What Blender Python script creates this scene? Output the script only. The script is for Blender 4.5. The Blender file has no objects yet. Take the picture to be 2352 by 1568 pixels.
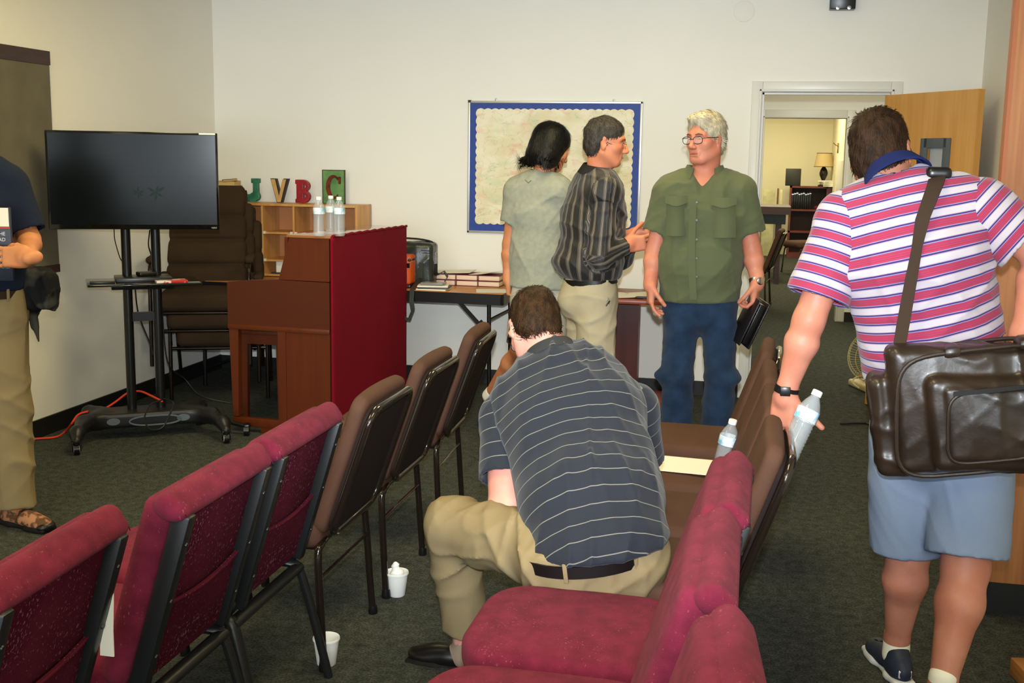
import bpy, bmesh, math, random
import numpy as np
from mathutils import Vector, Matrix, Euler
random.seed(7); np.random.seed(7)
SC = bpy.context.scene
COL = SC.collection
PI = math.pi

# ---------------------------------------------------------------- camera
FPX = 2600.0
PITCH, YAW, ROLL = math.radians(9.16), math.radians(11.88), math.radians(0.91)
CAM_H = 1.6
def cam_axes():
    cy, sy, cp, sp = math.cos(YAW), math.sin(YAW), math.cos(PITCH), math.sin(PITCH)
    fwd = np.array([-sy*cp, cy*cp, -sp]); right = np.array([cy, sy, 0.0])
    down = np.cross(fwd, right)
    r2 = math.cos(ROLL)*right - math.sin(ROLL)*down
    d2 = np.cross(fwd, r2)
    return np.array([r2, d2, fwd])
CM = cam_axes()
def ray(x, y): return CM.T @ np.array([(x-1176)/FPX, (y-784)/FPX, 1.0])
def at(x, y, Y):                       # real point at room depth Y
    d = ray(x, y); return np.array([0, 0, CAM_H]) + d*(Y/d[1])
def atz(x, y, z=0.0):                  # real point at height z
    d = ray(x, y); return np.array([0, 0, CAM_H]) + d*((z-CAM_H)/d[2])
cd = bpy.data.cameras.new('camera'); cam = bpy.data.objects.new('camera', cd); COL.objects.link(cam)
mw = Matrix.Identity(4)
for i in range(3):
    mw[i][0] = CM[0][i]; mw[i][1] = -CM[1][i]; mw[i][2] = -CM[2][i]
mw[2][3] = CAM_H
cam.matrix_world = mw
cd.sensor_width = 36; cd.lens = FPX/2352*36; cd.clip_start = 0.05; cd.clip_end = 100
SC.camera = cam

# ---------------------------------------------------------------- exposure, world, lights
SC.view_settings.view_transform = 'Standard'; SC.view_settings.look = 'None'
SC.view_settings.gamma = 1.0; SC.view_settings.use_curve_mapping = False
SC.view_settings.exposure = -0.08
wd = bpy.data.worlds.new('world'); SC.world = wd; wd.use_nodes = True
wd.node_tree.nodes['Background'].inputs[0].default_value = (.5, .45, .35, 1)
wd.node_tree.nodes['Background'].inputs[1].default_value = 0.05

def area(name, loc, size, energy, col, rot=(0, 0, 0), spread=None):
    l = bpy.data.lights.new(name, 'AREA'); l.shape = 'RECTANGLE'; l.size, l.size_y = size
    l.energy = energy; l.color = col
    if spread: l.spread = spread
    o = bpy.data.objects.new(name, l); o.location = loc; o.rotation_euler = rot; COL.objects.link(o)
    return o
# the camera's own flash, just above the lens
fl = bpy.data.lights.new('camera_flash', 'SPOT'); fl.energy = 920; fl.color = (0.86, 0.93, 1.0)
fl.spot_size = math.radians(60); fl.spot_blend = 1.0; fl.shadow_soft_size = 0.022
fo = bpy.data.objects.new('camera_flash', fl); COL.objects.link(fo)
fm = mw.copy(); fm.translation = Vector((0.0, 0.02, CAM_H+0.13)); 
fo.matrix_world = fm @ Matrix.Rotation(math.radians(6), 4, 'X') @ Matrix.Rotation(math.radians(-3), 4, 'Y')
WARM = (1.0, 0.84, 0.42)
CEIL = 2.85
ROOM_LIGHTS = [(-2.4, 2.2), (-0.4, 2.2), (-2.4, 4.9), (-0.4, 5.2), (-2.2, -0.8), (0.2, -0.8)]
for (lx, ly) in ROOM_LIGHTS:
    area('assumed_room_lamp', (lx, ly, CEIL-0.03), (0.55, 1.15), 32, WARM)  # assumed ceiling lamps, unseen, for the warm ambient light
area('assumed_window_fill', (-1.0, -2.95, 1.55), (4.6, 1.3), 190, (0.76, 0.88, 1.0), rot=(math.radians(90), 0, 0))  # added cool fill, as from an assumed, unseen window behind the camera
area('assumed_hall_lamp', (0.6, 10.0, 2.7), (1.2, .6), 60, (1.0, .9, .62))  # assumed lamp, unseen, added to light the hallway
area('assumed_far_room_lamp', (0.2, 15.0, 2.8), (1.2, .6), 80, (1.0, .88, .56))  # assumed lamps, unseen, added for the far room's warm light
area('assumed_far_room_lamp', (0.2, 18.6, 2.8), (1.2, .6), 75, (1.0, .88, .56))  # second assumed far room lamp, also unseen

# ---------------------------------------------------------------- materials
def lin(c):
    o = []
    for v in c[:3]:
        v /= 255.0
        o.append(v/12.92 if v <= .04045 else ((v+.055)/1.055)**2.4)
    return (o[0], o[1], o[2], 1.0)
MATS = {}
def mat(name, col, rough=.6, metal=0.0, spec=.5, bump=0.0, bscale=200.0, var=0.0, vscale=8.0, col2=None,
        stretch=None, coat=0.0, sheen=0.0, detail=3.0, trans=0.0, ior=1.45, sss=0.0, emit=None, estr=0.0, vc=(.35,.65)):
    if name in MATS: return MATS[name]
    if rough >= .7 and spec == .5: spec = .18
    m = bpy.data.materials.new(name); m.use_nodes = True; nt = m.node_tree; N = nt.nodes; L = nt.links
    b = N['Principled BSDF']; c1 = lin(col)
    b.inputs['Base Color'].default_value = c1; b.inputs['Roughness'].default_value = rough
    b.inputs['Metallic'].default_value = metal; b.inputs['Specular IOR Level'].default_value = spec
    b.inputs['Coat Weight'].default_value = coat; b.inputs['Sheen Weight'].default_value = sheen
    b.inputs['Transmission Weight'].default_value = trans; b.inputs['IOR'].default_value = ior
    if sss: b.inputs['Subsurface Weight'].default_value = sss; b.inputs['Subsurface Radius'].default_value = (.6, .25, .15); b.inputs['Subsurface Scale'].default_value = .012
    if emit: b.inputs['Emission Color'].default_value = lin(emit); b.inputs['Emission Strength'].default_value = estr
    tc = N.new('ShaderNodeTexCoord'); mp = N.new('ShaderNodeMapping'); L.new(tc.outputs['Object'], mp.inputs[0])
    if stretch: mp.inputs['Scale'].default_value = stretch
    if var or col2:
        n = N.new('ShaderNodeTexNoise'); n.inputs['Scale'].default_value = vscale; n.inputs['Detail'].default_value = detail
        L.new(mp.outputs[0], n.inputs['Vector'])
        r = N.new('ShaderNodeValToRGB'); L.new(n.outputs[0], r.inputs[0])
        if col2: a, z = c1, lin(col2)
        else:
            a = tuple(v*(1-var) for v in c1[:3])+(1,); z = tuple(min(1, v*(1+var)) for v in c1[:3])+(1,)
        r.color_ramp.elements[0].color = a; r.color_ramp.elements[1].color = z
        r.color_ramp.elements[0].position = vc[0]; r.color_ramp.elements[1].position = vc[1]
        L.new(r.outputs[0], b.inputs['Base Color'])
    if bump:
        n2 = N.new('ShaderNodeTexNoise'); n2.inputs['Scale'].default_value = bscale; n2.inputs['Detail'].default_value = 4
        L.new(mp.outputs[0], n2.inputs['Vector'])
        bp = N.new('ShaderNodeBump'); bp.inputs['Strength'].default_value = bump; bp.inputs['Distance'].default_value = .004
        L.new(n2.outputs[0], bp.inputs['Height']); L.new(bp.outputs[0], b.inputs['Normal'])
    MATS[name] = m
    return m
def stripe_mat(name, stops, period, attr='along', rough=.85, phase=0.0, bump=.15, warp=0.0):
    """cloth with woven stripes: stops = [(pos, colour)...] over one period in metres of the cloth's own coordinate"""
    m = mat(name, stops[0][1], rough=rough, bump=bump, bscale=900, sheen=.15)
    nt = m.node_tree; N = nt.nodes; L = nt.links; b = N['Principled BSDF']
    a = N.new('ShaderNodeAttribute'); a.attribute_name = attr
    x = N.new('ShaderNodeMath'); x.operation = 'MULTIPLY_ADD'; x.inputs[1].default_value = 1.0/period; x.inputs[2].default_value = phase
    L.new(a.outputs['Fac'], x.inputs[0])
    fr = N.new('ShaderNodeMath'); fr.operation = 'FRACT'; L.new(x.outputs[0], fr.inputs[0])
    r = N.new('ShaderNodeValToRGB'); r.color_ramp.interpolation = 'CONSTANT'
    el = r.color_ramp.elements
    while len(el) > 1: el.remove(el[-1])
    el[0].position = 0; el[0].color = lin(stops[0][1])
    for p, c in stops[1:]:
        e = el.new(p); e.color = lin(c)
    L.new(fr.outputs[0], r.inputs[0]); L.new(r.outputs[0], b.inputs['Base Color'])
    return m

# ---------------------------------------------------------------- object helpers
ROOTS = set()
def link(name, me, m=None, parent=None, label=None, cat=None, group=None, kind=None):
    o = bpy.data.objects.new(name, me); COL.objects.link(o)
    if m is not None and hasattr(me, 'materials') and len(me.materials) == 0: me.materials.append(m)
    if parent is not None:
        o.parent = parent
        if parent.name in ROOTS: o.matrix_parent_inverse = Matrix.Translation(-Vector(parent.location))   # meshes of a person are in room coordinates
    tag(o, label, cat, group, kind)
    return o
def tag(o, label=None, cat=None, group=None, kind=None):
    if label: o['label'] = label
    if cat: o['category'] = cat
    if group: o['group'] = group
    if kind: o['kind'] = kind
    return o
def empty(name, loc=(0, 0, 0), rz=0.0, label=None, cat=None, group=None, kind=None):
    o = bpy.data.objects.new(name, None); COL.objects.link(o); o.location = loc; o.rotation_euler = (0, 0, rz)
    o.empty_display_size = .1
    return tag(o, label, cat, group, kind)
def copy_tree(o, parent=None):
    c = o.copy(); COL.objects.link(c)
    if parent is not None: c.parent = parent
    for ch in list(o.children): copy_tree(ch, c)
    return c
def np_mesh(name, V, F, smooth=True, attrs=None):
    me = bpy.data.meshes.new(name); V = np.asarray(V, np.float32); F = np.asarray(F, np.int32); n = F.shape[1]
    me.vertices.add(len(V)); me.vertices.foreach_set('co', V.ravel())
    me.loops.add(F.size); me.loops.foreach_set('vertex_index', F.ravel())
    me.polygons.add(len(F)); me.polygons.foreach_set('loop_start', np.arange(len(F), dtype=np.int32)*n)
    me.polygons.foreach_set('loop_total', np.full(len(F), n, np.int32))
    me.polygons.foreach_set('use_smooth', np.full(len(F), smooth, bool))
    me.update(calc_edges=True)
    if attrs:
        for k, a in attrs.items():
            at_ = me.attributes.new(k, 'FLOAT', 'POINT'); at_.data.foreach_set('value', np.asarray(a, np.float32))
    return me

class MB:
    """collects simple shapes in a bmesh and links them as one mesh object"""
    def __init__(s): s.bm = bmesh.new()
    def _xf(s, vs, R, c):
        for v in vs: v.co = R @ v.co + Vector(c)
    def box(s, c, size, rot=(0, 0, 0), bev=0.0, seg=2):
        R = Euler(rot).to_matrix() if not isinstance(rot, Matrix) else rot
        r = bmesh.ops.create_cube(s.bm, size=1.0); vs = r['verts']
        for v in vs: v.co = Vector((v.co.x*size[0], v.co.y*size[1], v.co.z*size[2]))
        if bev > 0:
            es = list({e for v in vs for e in v.link_edges})
            rb = bmesh.ops.bevel(s.bm, geom=es, offset=min(bev, min(size)*.49), segments=seg, profile=.5, affect='EDGES')
            vs = rb['verts']
        s._xf(vs, R, c); return s
    def tube(s, pts, r, n=10, closed=False, caps=True, flat=None, up=None):
        pts = [Vector(p) for p in pts]; m = len(pts); rings = []; prev = None
        for i, p in enumerate(pts):
            if closed: t = (pts[(i+1) % m]-pts[i-1])
            else: t = pts[min(i+1, m-1)]-pts[max(i-1, 0)]
            t.normalize()
            if prev is None:
                a = Vector(up) if up is not None else (Vector((0, 0, 1)) if abs(t.z) < .9 else Vector((1, 0, 0)))
            else: a = prev
            a = (a - t*a.dot(t)); a.normalize(); prev = a; b = t.cross(a)
            rr = r[i] if isinstance(r, (list, tuple)) else r
            fl_ = flat if flat is not None else 1.0
            rings.append([s.bm.verts.new(p + (a*math.cos(2*PI*k/n)*fl_ + b*math.sin(2*PI*k/n))*rr) for k in range(n)])
        for i in range(m if closed else m-1):
            A, B = rings[i], rings[(i+1) % m]
            for k in range(n): s.bm.faces.new((A[k], A[(k+1) % n], B[(k+1) % n], B[k]))
        if not closed and caps:
            s.bm.faces.new(rings[0][::-1]); s.bm.faces.new(rings[-1])
        return s
    def lathe(s, prof, n=24, c=(0, 0, 0), R=None, cap=True):
        rings = []
        for (r, z) in prof:
            rings.append([s.bm.verts.new((max(r, 1e-4)*math.cos(2*PI*k/n), max(r, 1e-4)*math.sin(2*PI*k/n), z)) for k in range(n)])
        for A, B in zip(rings, rings[1:]):
            for k in range(n): s.bm.faces.new((A[k], A[(k+1) % n], B[(k+1) % n], B[k]))
        if cap: s.bm.faces.new(rings[0][::-1]); s.bm.faces.new(rings[-1])
        s._xf([v for r_ in rings for v in r_], R if R is not None else Matrix.Identity(3), c); return s
    def prism(s, poly, d, M=None, c=(0, 0, 0)):
        """polygon in local XZ, thickness d along +Y"""
        M = M if M is not None else Matrix.Identity(3)
        a = [s.bm.verts.new(M @ Vector((x, 0, z)) + Vector(c)) for x, z in poly]
        b = [s.bm.verts.new(M @ Vector((x, d, z)) + Vector(c)) for x, z in poly]
        s.bm.faces.new(a); s.bm.faces.new(b[::-1]); k = len(a)
        for i in range(k): s.bm.faces.new((a[i], b[i], b[(i+1) % k], a[(i+1) % k]))
        return s
    def quad(s, p): s.bm.faces.new([s.bm.verts.new(Vector(q)) for q in p]); return s
    def strip(s, L, thick, nrm=None):
        """a flat band through point pairs [(left,right)...] with thickness"""
        Pa = [(Vector(a), Vector(b)) for a, b in L]; rows = []
        for i, (a, b) in enumerate(Pa):
            j = min(i+1, len(Pa)-1); k = max(i-1, 0)
            t = (Pa[j][0]+Pa[j][1]) - (Pa[k][0]+Pa[k][1]); n_ = t.cross(b-a); n_.normalize(); n_ *= thick/2
            rows.append([s.bm.verts.new(q) for q in (a+n_, b+n_, b-n_, a-n_)])
        for A, B in zip(rows, rows[1:]):
            for q in range(4): s.bm.faces.new((A[q], A[(q+1) % 4], B[(q+1) % 4], B[q]))
        s.bm.faces.new(rows[0][::-1]); s.bm.faces.new(rows[-1]); return s
    def done(s, name, m, parent=None, smooth=True, ang=38, **kw):
        bmesh.ops.recalc_face_normals(s.bm, faces=s.bm.faces)
        me = bpy.data.meshes.new(name); s.bm.to_mesh(me); s.bm.free()
        if smooth:
            me.polygons.foreach_set('use_smooth', [True]*len(me.polygons)); me.set_sharp_from_angle(angle=math.radians(ang))
        return link(name, me, m, parent, **kw)
def arc(p0, p1, p2, n=6):      # quadratic bezier
    p0, p1, p2 = Vector(p0), Vector(p1), Vector(p2)
    return [(p0*(1-t)**2 + p1*2*t*(1-t) + p2*t*t) for t in [i/n for i in range(n+1)]]
def smooth_path(pts, n=6):     # catmull-rom
    P = [Vector(p) for p in pts]; out = []
    for i in range(len(P)-1):
        a, b, c, d = P[max(i-1, 0)], P[i], P[i+1], P[min(i+2, len(P)-1)]
        for k in range(n):
            t = k/n
            out.append(.5*((2*b)+(c-a)*t+(2*a-5*b+4*c-d)*t*t+(3*b-a-3*c+d)*t**3))
    out.append(P[-1]); return out
def text(name, body, size, m, parent, M, ext=.0006, align='CENTER'):
    cu = bpy.data.curves.new(name, 'FONT'); cu.body = body; cu.size = size; cu.extrude = ext; cu.align_x = align; cu.resolution_u = 2
    tmp = bpy.data.objects.new('tmp', cu); COL.objects.link(tmp); bpy.context.view_layer.update()
    me = bpy.data.meshes.new_from_object(tmp.evaluated_get(bpy.context.evaluated_depsgraph_get())); me.name = name
    bpy.data.objects.remove(tmp); bpy.data.curves.remove(cu); me.materials.clear()
    o = link(name, me, m, parent); o.matrix_local = M
    return o

# ---------------------------------------------------------------- signed distance modelling
def V3(*a): return np.array(a, float)
def nrm(v): v = np.asarray(v, float); return v/np.linalg.norm(v)
def _bb(pts, r): P = np.array(pts); return P.min(0)-r, P.max(0)+r
def cap(a, b, ra, rb=None, k=.02, op='u', flat=False):
    a = np.asarray(a, float); b = np.asarray(b, float); rb = ra if rb is None else rb; ab = b-a; L = np.linalg.norm(ab)+1e-9; u = ab/L
    def f(P):
        q = P-a; s = q@u; t = np.clip(s/L, 0, 1); r = ra+(rb-ra)*t
        if flat:
            rad = np.sqrt(np.maximum((q*q).sum(-1)-s*s, 0))-r
            rd = np.sqrt(((q-(t*L)[..., None]*u)**2).sum(-1))-r
            return np.where(s > 0, np.maximum(rad, s-L), rd)
        return np.sqrt(((q-(t*L)[..., None]*u)**2).sum(-1))-r
    lo, hi = _bb([a, b], max(ra, rb)); return (op, k, lo, hi, f)
def frame(z, side):
    z = nrm(z); x = np.asarray(side, float); x = nrm(x-z*(x@z)); return np.array([x, np.cross(z, x), z])
def seg(a, b, wa, wb, side, k=.03, op='u', flat=False):
    """tapering limb of elliptical section; wa=(half width along side, half depth)"""
    a = np.asarray(a, float); b = np.asarray(b, float); L = np.linalg.norm(b-a); R = frame(b-a, side)
    wa = np.array(wa, float); wb = np.array(wb, float); mn = min(wa.min(), wb.min())
    def f(P):
        q = (P-a)@R.T; t = np.clip(q[..., 2]/L, 0, 1); w = wa[0]+(wb[0]-wa[0])*t; d = wa[1]+(wb[1]-wa[1])*t
        x = q[..., 0]/w; y = q[..., 1]/d
        if flat:
            zz = np.minimum(q[..., 2], 0)/mn
        else: zz = (q[..., 2]-t*L)/mn
        k0 = np.sqrt(x*x+y*y+zz*zz)+1e-6; k1 = np.sqrt((x/w)**2+(y/d)**2+(zz/mn)**2)+1e-6
        dd = k0*(k0-1)/k1
        if flat: dd = np.maximum(dd, q[..., 2]-L)
        return dd
    lo, hi = _bb([a, b], max(wa.max(), wb.max())); return (op, k, lo, hi, f)
def ell(c, r, R=None, k=.02, op='u'):
    c = np.asarray(c, float); r = np.asarray(r, float)*np.ones(3); R = np.eye(3) if R is None else np.asarray(R, float)
    def f(P):
        q = (P-c)@R.T; k0 = np.sqrt(((q/r)**2).sum(-1))+1e-6; k1 = np.sqrt(((q/r/r)**2).sum(-1))+1e-6
        return k0*(k0-1)/k1
    return (op, k, c-r.max(), c+r.max(), f)
def rbx(c, h, rad, R=None, k=.01, op='u', bulge=None):
    """rounded box, half sizes h; bulge=(axis, amount) crowns the faces of that axis"""
    c = np.asarray(c, float); h = np.asarray(h, float); R = np.eye(3) if R is None else np.asarray(R, float)
    def f(P):
        q = (P-c)@R.T; hh = h-rad; e = 0
        if bulge:
            ax, am = bulge; o1, o2 = [i for i in range(3) if i != ax]
            e = am*np.clip(1-(q[..., o1]/h[o1])**2, 0, 1)*np.clip(1-(q[..., o2]/h[o2])**2, 0, 1)
            q = q.copy(); q[..., ax] = np.sign(q[..., ax])*np.maximum(np.abs(q[..., ax])-e, 0)
        d = np.abs(q)-hh
        return np.sqrt((np.maximum(d, 0)**2).sum(-1))+np.minimum(d.max(-1), 0)-rad
    m = np.linalg.norm(h)+.02; return (op, k, c-m, c+m, f)
def plane(p, n, op='i', k=.004):
    """keeps the side opposite to n"""
    p = np.asarray(p, float); n = nrm(n); return (op, k, None, None, lambda P: (P-p)@n)
def disp(f, lo=None, hi=None): return ('d', 0, lo, hi, f)
def wrinkle(amp, freq, seed, axis=None, sharp=True, n=4):
    """folds of cloth; axis = direction along which the folds run; freq in radians per metre"""
    rs = np.random.RandomState(seed); W = []
    for i in range(n):
        v = rs.normal(size=3); v /= np.linalg.norm(v)
        if axis is not None:
            ax = nrm(axis); v = v-ax*(v@ax)*.80; v /= np.linalg.norm(v)
        W.append((v*freq*(.55+.7*rs.rand()), rs.rand()*6.28, rs.normal(size=3)*freq*.22, rs.rand()*6.28, (1.0, .75, .6, .45, .4)[i]))
    def f(P):
        s = 0
        for w, ph, w2, p2, wt in W:
            g = np.sin(P@w2+p2)
            x = np.sin(P@w*.5+ph+1.9*g)
            s = s + wt*(((1-np.abs(x))**2.2*(.65+.35*np.sin(P@(w2[::-1]*.8)+p2)) if sharp else .5*x))
        return -amp*(s-(.55 if sharp else 0))
    return f
def evalf(prims, lo, hi, h):
    lo = np.asarray(lo, float); hi = np.asarray(hi, float)
    n = np.ceil((hi-lo)/h).astype(int)+1
    ax = [(lo[i]+np.arange(n[i])*h) for i in range(3)]
    D = np.full(tuple(n), .15, np.float32)
    for op, k, a, b, f in prims:
        if a is None: sl = (slice(None),)*3
        else:
            m = max(k, 0)+2.5*h+.004; i0 = np.floor((a-m-lo)/h).astype(int); i1 = np.ceil((b+m-lo)/h).astype(int)+1
            i0 = np.clip(i0, 0, n); i1 = np.clip(i1, 0, n)
            if (i1 <= i0).any():
                continue
            sl = tuple(slice(i0[i], i1[i]) for i in range(3))
        G = np.stack(np.meshgrid(ax[0][sl[0]], ax[1][sl[1]], ax[2][sl[2]], indexing='ij'), -1)
        A = D[sl]; B = f(G).astype(np.float32) if op != 'd' else None
        if op == 'u':
            hh = np.maximum(k-np.abs(A-B), 0)/max(k, 1e-6); D[sl] = np.minimum(A, B)-hh*hh*k*.25
        elif op == 's':
            B = -B; hh = np.maximum(k-np.abs(A-B), 0)/max(k, 1e-6); D[sl] = np.maximum(A, B)+hh*hh*k*.25
        elif op == 'i':
            hh = np.maximum(k-np.abs(A-B), 0)/max(k, 1e-6); D[sl] = np.maximum(A, B)+hh*hh*k*.25
        elif op == 'd':
            near = np.abs(A) < .06
            if near.any():
                A2 = A.copy(); A2[near] += f(G[near]).astype(np.float32); D[sl] = A2
    # close the volume at the border of the grid
    for i in range(3):
        s0 = [slice(None)]*3; s0[i] = 0; D[tuple(s0)] = np.maximum(D[tuple(s0)], h*.3)
        s0[i] = -1; D[tuple(s0)] = np.maximum(D[tuple(s0)], h*.3)
    return D, lo
def nets(D, lo, h):
    S = D < 0; nx, ny, nz = D.shape
    c = np.zeros((nx-1, ny-1, nz-1), np.int8)
    O = [(i, j, k) for i in (0, 1) for j in (0, 1) for k in (0, 1)]
    for i, j, k in O: c += S[i:nx-1+i, j:ny-1+j, k:nz-1+k]
    act = (c > 0) & (c < 8); I = np.argwhere(act); idx = np.full(act.shape, -1, np.int32); idx[act] = np.arange(len(I))
    acc = np.zeros((len(I), 3)); cnt = np.zeros(len(I))
    for a in O:
        for d in range(3):
            if a[d]: continue
            b = list(a); b[d] = 1
            da = D[I[:, 0]+a[0], I[:, 1]+a[1], I[:, 2]+a[2]]; db = D[I[:, 0]+b[0], I[:, 1]+b[1], I[:, 2]+b[2]]
            x = (da < 0) != (db < 0); t = np.where(x, da/np.where(x, da-db, 1), 0)
            p = np.tile(np.array(a, float), (len(I), 1)); p[:, d] += t
            acc[x] += p[x]; cnt[x] += 1
    V = (I+acc/cnt[:, None])*h+lo; Q = []
    for d in range(3):
        e1, e2 = [(1, 2), (2, 0), (0, 1)][d]
        n = [nx, ny, nz]; sa = [slice(None)]*3; sb = [slice(None)]*3
        sa[d] = slice(0, n[d]-1); sb[d] = slice(1, n[d])
        for e in (e1, e2): sa[e] = slice(1, n[e]-1); sb[e] = slice(1, n[e]-1)
        A = S[tuple(sa)]; B = S[tuple(sb)]; X = np.argwhere(A != B)
        if not len(X): continue
        inside = A[X[:, 0], X[:, 1], X[:, 2]]
        X = X.copy(); X[:, e1] += 1; X[:, e2] += 1
        def g(o1, o2):
            Y = X.copy(); Y[:, e1] -= o1; Y[:, e2] -= o2; return idx[Y[:, 0], Y[:, 1], Y[:, 2]]
        q = np.stack([g(1, 1), g(0, 1), g(0, 0), g(1, 0)], 1); q[~inside] = q[~inside][:, ::-1]
        Q.append(q)
    F = np.concatenate(Q); F = F[(F >= 0).all(1)]
    return V, F
def sdf_mesh(prims, lo, hi, h, relax=1):
    D, l0 = evalf(prims, lo, hi, h); V, F = nets(D, l0, h)
    for _ in range(relax):       # light tangential smoothing
        s = np.zeros_like(V); n = np.zeros(len(V))
        for i in range(4):
            j = (i+1) % 4
            np.add.at(s, F[:, i], V[F[:, j]]); np.add.at(n, F[:, i], 1)
            np.add.at(s, F[:, j], V[F[:, i]]); np.add.at(n, F[:, j], 1)
        V = V*.6+.4*s/np.maximum(n, 1)[:, None]
    return V, F
def bounds(prims, pad=.03):
    lo = np.min([p[2] for p in prims if p[2] is not None and p[0] == 'u'], axis=0)-pad
    hi = np.max([p[3] for p in prims if p[3] is not None and p[0] == 'u'], axis=0)+pad
    return lo, hi
def sdf_obj(name, prims, h, m, parent=None, lo=None, hi=None, relax=1, attrf=None, **kw):
    if lo is None: lo, hi = bounds(prims)
    V, F = sdf_mesh(prims, lo, hi, h, relax)
    return link(name, np_mesh(name, V, F, attrs=attrf(V) if attrf else None), m, parent, **kw)
# ================================================================ structure
M_wall = mat('wall_paint', (243, 240, 230), rough=.62, spec=.35, bump=.05, bscale=160, var=.015, vscale=1.2)
M_black = mat('vinyl_base', (22, 22, 20), rough=.5)
M_white = mat('white_gloss_paint', (226, 224, 216), rough=.35)
M_blackmetal = mat('black_metal', (16, 16, 17), rough=.32, spec=.5)
M_blackplastic = mat('black_plastic', (17, 17, 19), rough=.3)
M_paper = mat('paper', (238, 234, 218), rough=.8)
M_chrome = mat('chrome', (200, 200, 200), rough=.22, metal=1)
M_carpet = mat('carpet', (44, 51, 50), rough=1, spec=.1, bump=.9, bscale=420, col2=(90, 99, 94), vscale=130, detail=6, vc=(.38, .64))
def carpet_fix():
    nt = M_carpet.node_tree; N = nt.nodes; L = nt.links; b = N['Principled BSDF']
    tc = [n for n in N if n.type == 'TEX_COORD'][0]
    n2 = N.new('ShaderNodeTexNoise'); n2.inputs['Scale'].default_value = 26; n2.inputs['Detail'].default_value = 5
    n3 = N.new('ShaderNodeTexNoise'); n3.inputs['Scale'].default_value = 230; n3.inputs['Detail'].default_value = 2
    L.new(tc.outputs['Object'], n2.inputs[0]); L.new(tc.outputs['Object'], n3.inputs[0])
    src = b.inputs['Base Color'].links[0].from_socket
    r = N.new('ShaderNodeValToRGB'); r.color_ramp.elements[0].color = lin((88, 58, 44)); r.color_ramp.elements[1].color = lin((48, 74, 70))
    r.color_ramp.elements[0].position = .4; r.color_ramp.elements[1].position = .6
    L.new(n3.outputs[0], r.inputs[0])
    mx = N.new('ShaderNodeMix'); mx.data_type = 'RGBA'; mx.inputs[0].default_value = .38
    L.new(src, mx.inputs[6]); L.new(r.outputs[0], mx.inputs[7])
    mm = N.new('ShaderNodeMath'); mm.operation = 'MULTIPLY_ADD'; mm.inputs[1].default_value = 1.5; mm.inputs[2].default_value = .22
    L.new(n2.outputs[0], mm.inputs[0])
    v = N.new('ShaderNodeVectorMath'); v.operation = 'SCALE'; L.new(mx.outputs[2], v.inputs[0]); L.new(mm.outputs[0], v.inputs['Scale'])
    L.new(v.outputs[0], b.inputs['Base Color'])
carpet_fix()

WY, WX0, WX1 = 7.82, -3.9, 1.38
DX0, DX1, DZ = 0.02, 0.83, 2.06
def boxes(name, L, m, parent=None, bev=0, **kw):
    b = MB()
    for lo, hi in L:
        lo, hi = Vector(lo), Vector(hi); b.box((lo+hi)/2, hi-lo, bev=bev)
    return b.done(name, m, parent, **kw)
boxes('floor', [((-4.6, -3.2, -.1), (3.2, 21, 0))], M_carpet, kind='structure')
boxes('ceiling', [((-4.6, -3.2, CEIL), (3.2, 21, CEIL+.1))], mat('ceiling_tile', (205, 203, 192), rough=.9, bump=.2), kind='structure')
boxes('wall_back', [((WX0, WY, 0), (DX0-.02, WY+.12, CEIL)), ((DX1+.02, WY, 0), (3.2, WY+.12, CEIL)), ((DX0-.02, WY, DZ+.02), (DX1+.02, WY+.12, CEIL))], M_wall, kind='structure')
boxes('wall_left', [((WX0-.12, -3.2, 0), (WX0, WY+.12, CEIL))], M_wall, kind='structure')
boxes('wall_right', [((WX1, -3.2, 0), (WX1+.12, WY, CEIL))], M_wall, kind='structure')
boxes('wall_front', [((-4, -3.2, 0), (1.5, -3.08, CEIL))], M_wall, kind='structure')
boxes('assumed_window_1', [((-3.4, -3.08, .85), (1.3, -3.0, .9)), ((-3.4, -3.08, 2.2), (1.3, -3.0, 2.25)), ((-3.4, -3.08, .85), (-3.35, -3.0, 2.25)), ((1.25, -3.08, .85), (1.3, -3.0, 2.25)), ((-1.05, -3.08, .85), (-1.0, -3.0, 2.25))], M_white, kind='structure')  # assumed window frame, unseen, added to go with the cool fill
boxes('baseboard_back', [((WX0, WY-.012, 0), (DX0-.07, WY, .10)), ((DX1+.07, WY-.012, 0), (WX1, WY, .10))], M_black, kind='structure')
boxes('baseboard_left', [((WX0, -3, 0), (WX0+.012, WY-.012, .105))], M_black, kind='structure')
boxes('baseboard_right', [((WX1-.012, 4.9, 0), (WX1, WY-.012, .10))], M_black, kind='structure')
def casing(name, x0, x1, z, y, side=-1, w=.07):
    b = MB(); t = .016
    yy = y if side < 0 else y
    def bx(lo, hi): b.box(((lo[0]+hi[0])/2, yy+side*t/2*1.0, (lo[1]+hi[1])/2), (hi[0]-lo[0], t, hi[1]-lo[1]), bev=.004)
    bx((x0-w, 0), (x0, z+w)); bx((x1, 0), (x1+w, z+w)); bx((x0, z), (x1, z+w))
    # raised inner bead
    for lo, hi in (((x0-.02, 0), (x0-.004, z+.02)), ((x1+.004, 0), (x1+.02, z+.02)), ((x0-.02, z+.004), (x1+.02, z+.02))):
        b.box(((lo[0]+hi[0])/2, yy+side*.021, (lo[1]+hi[1])/2), (hi[0]-lo[0], .012, hi[1]-lo[1]), bev=.004)
    return b.done(name, M_white, kind='structure')
casing('trim_1', DX0, DX1, DZ, WY)
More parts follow.
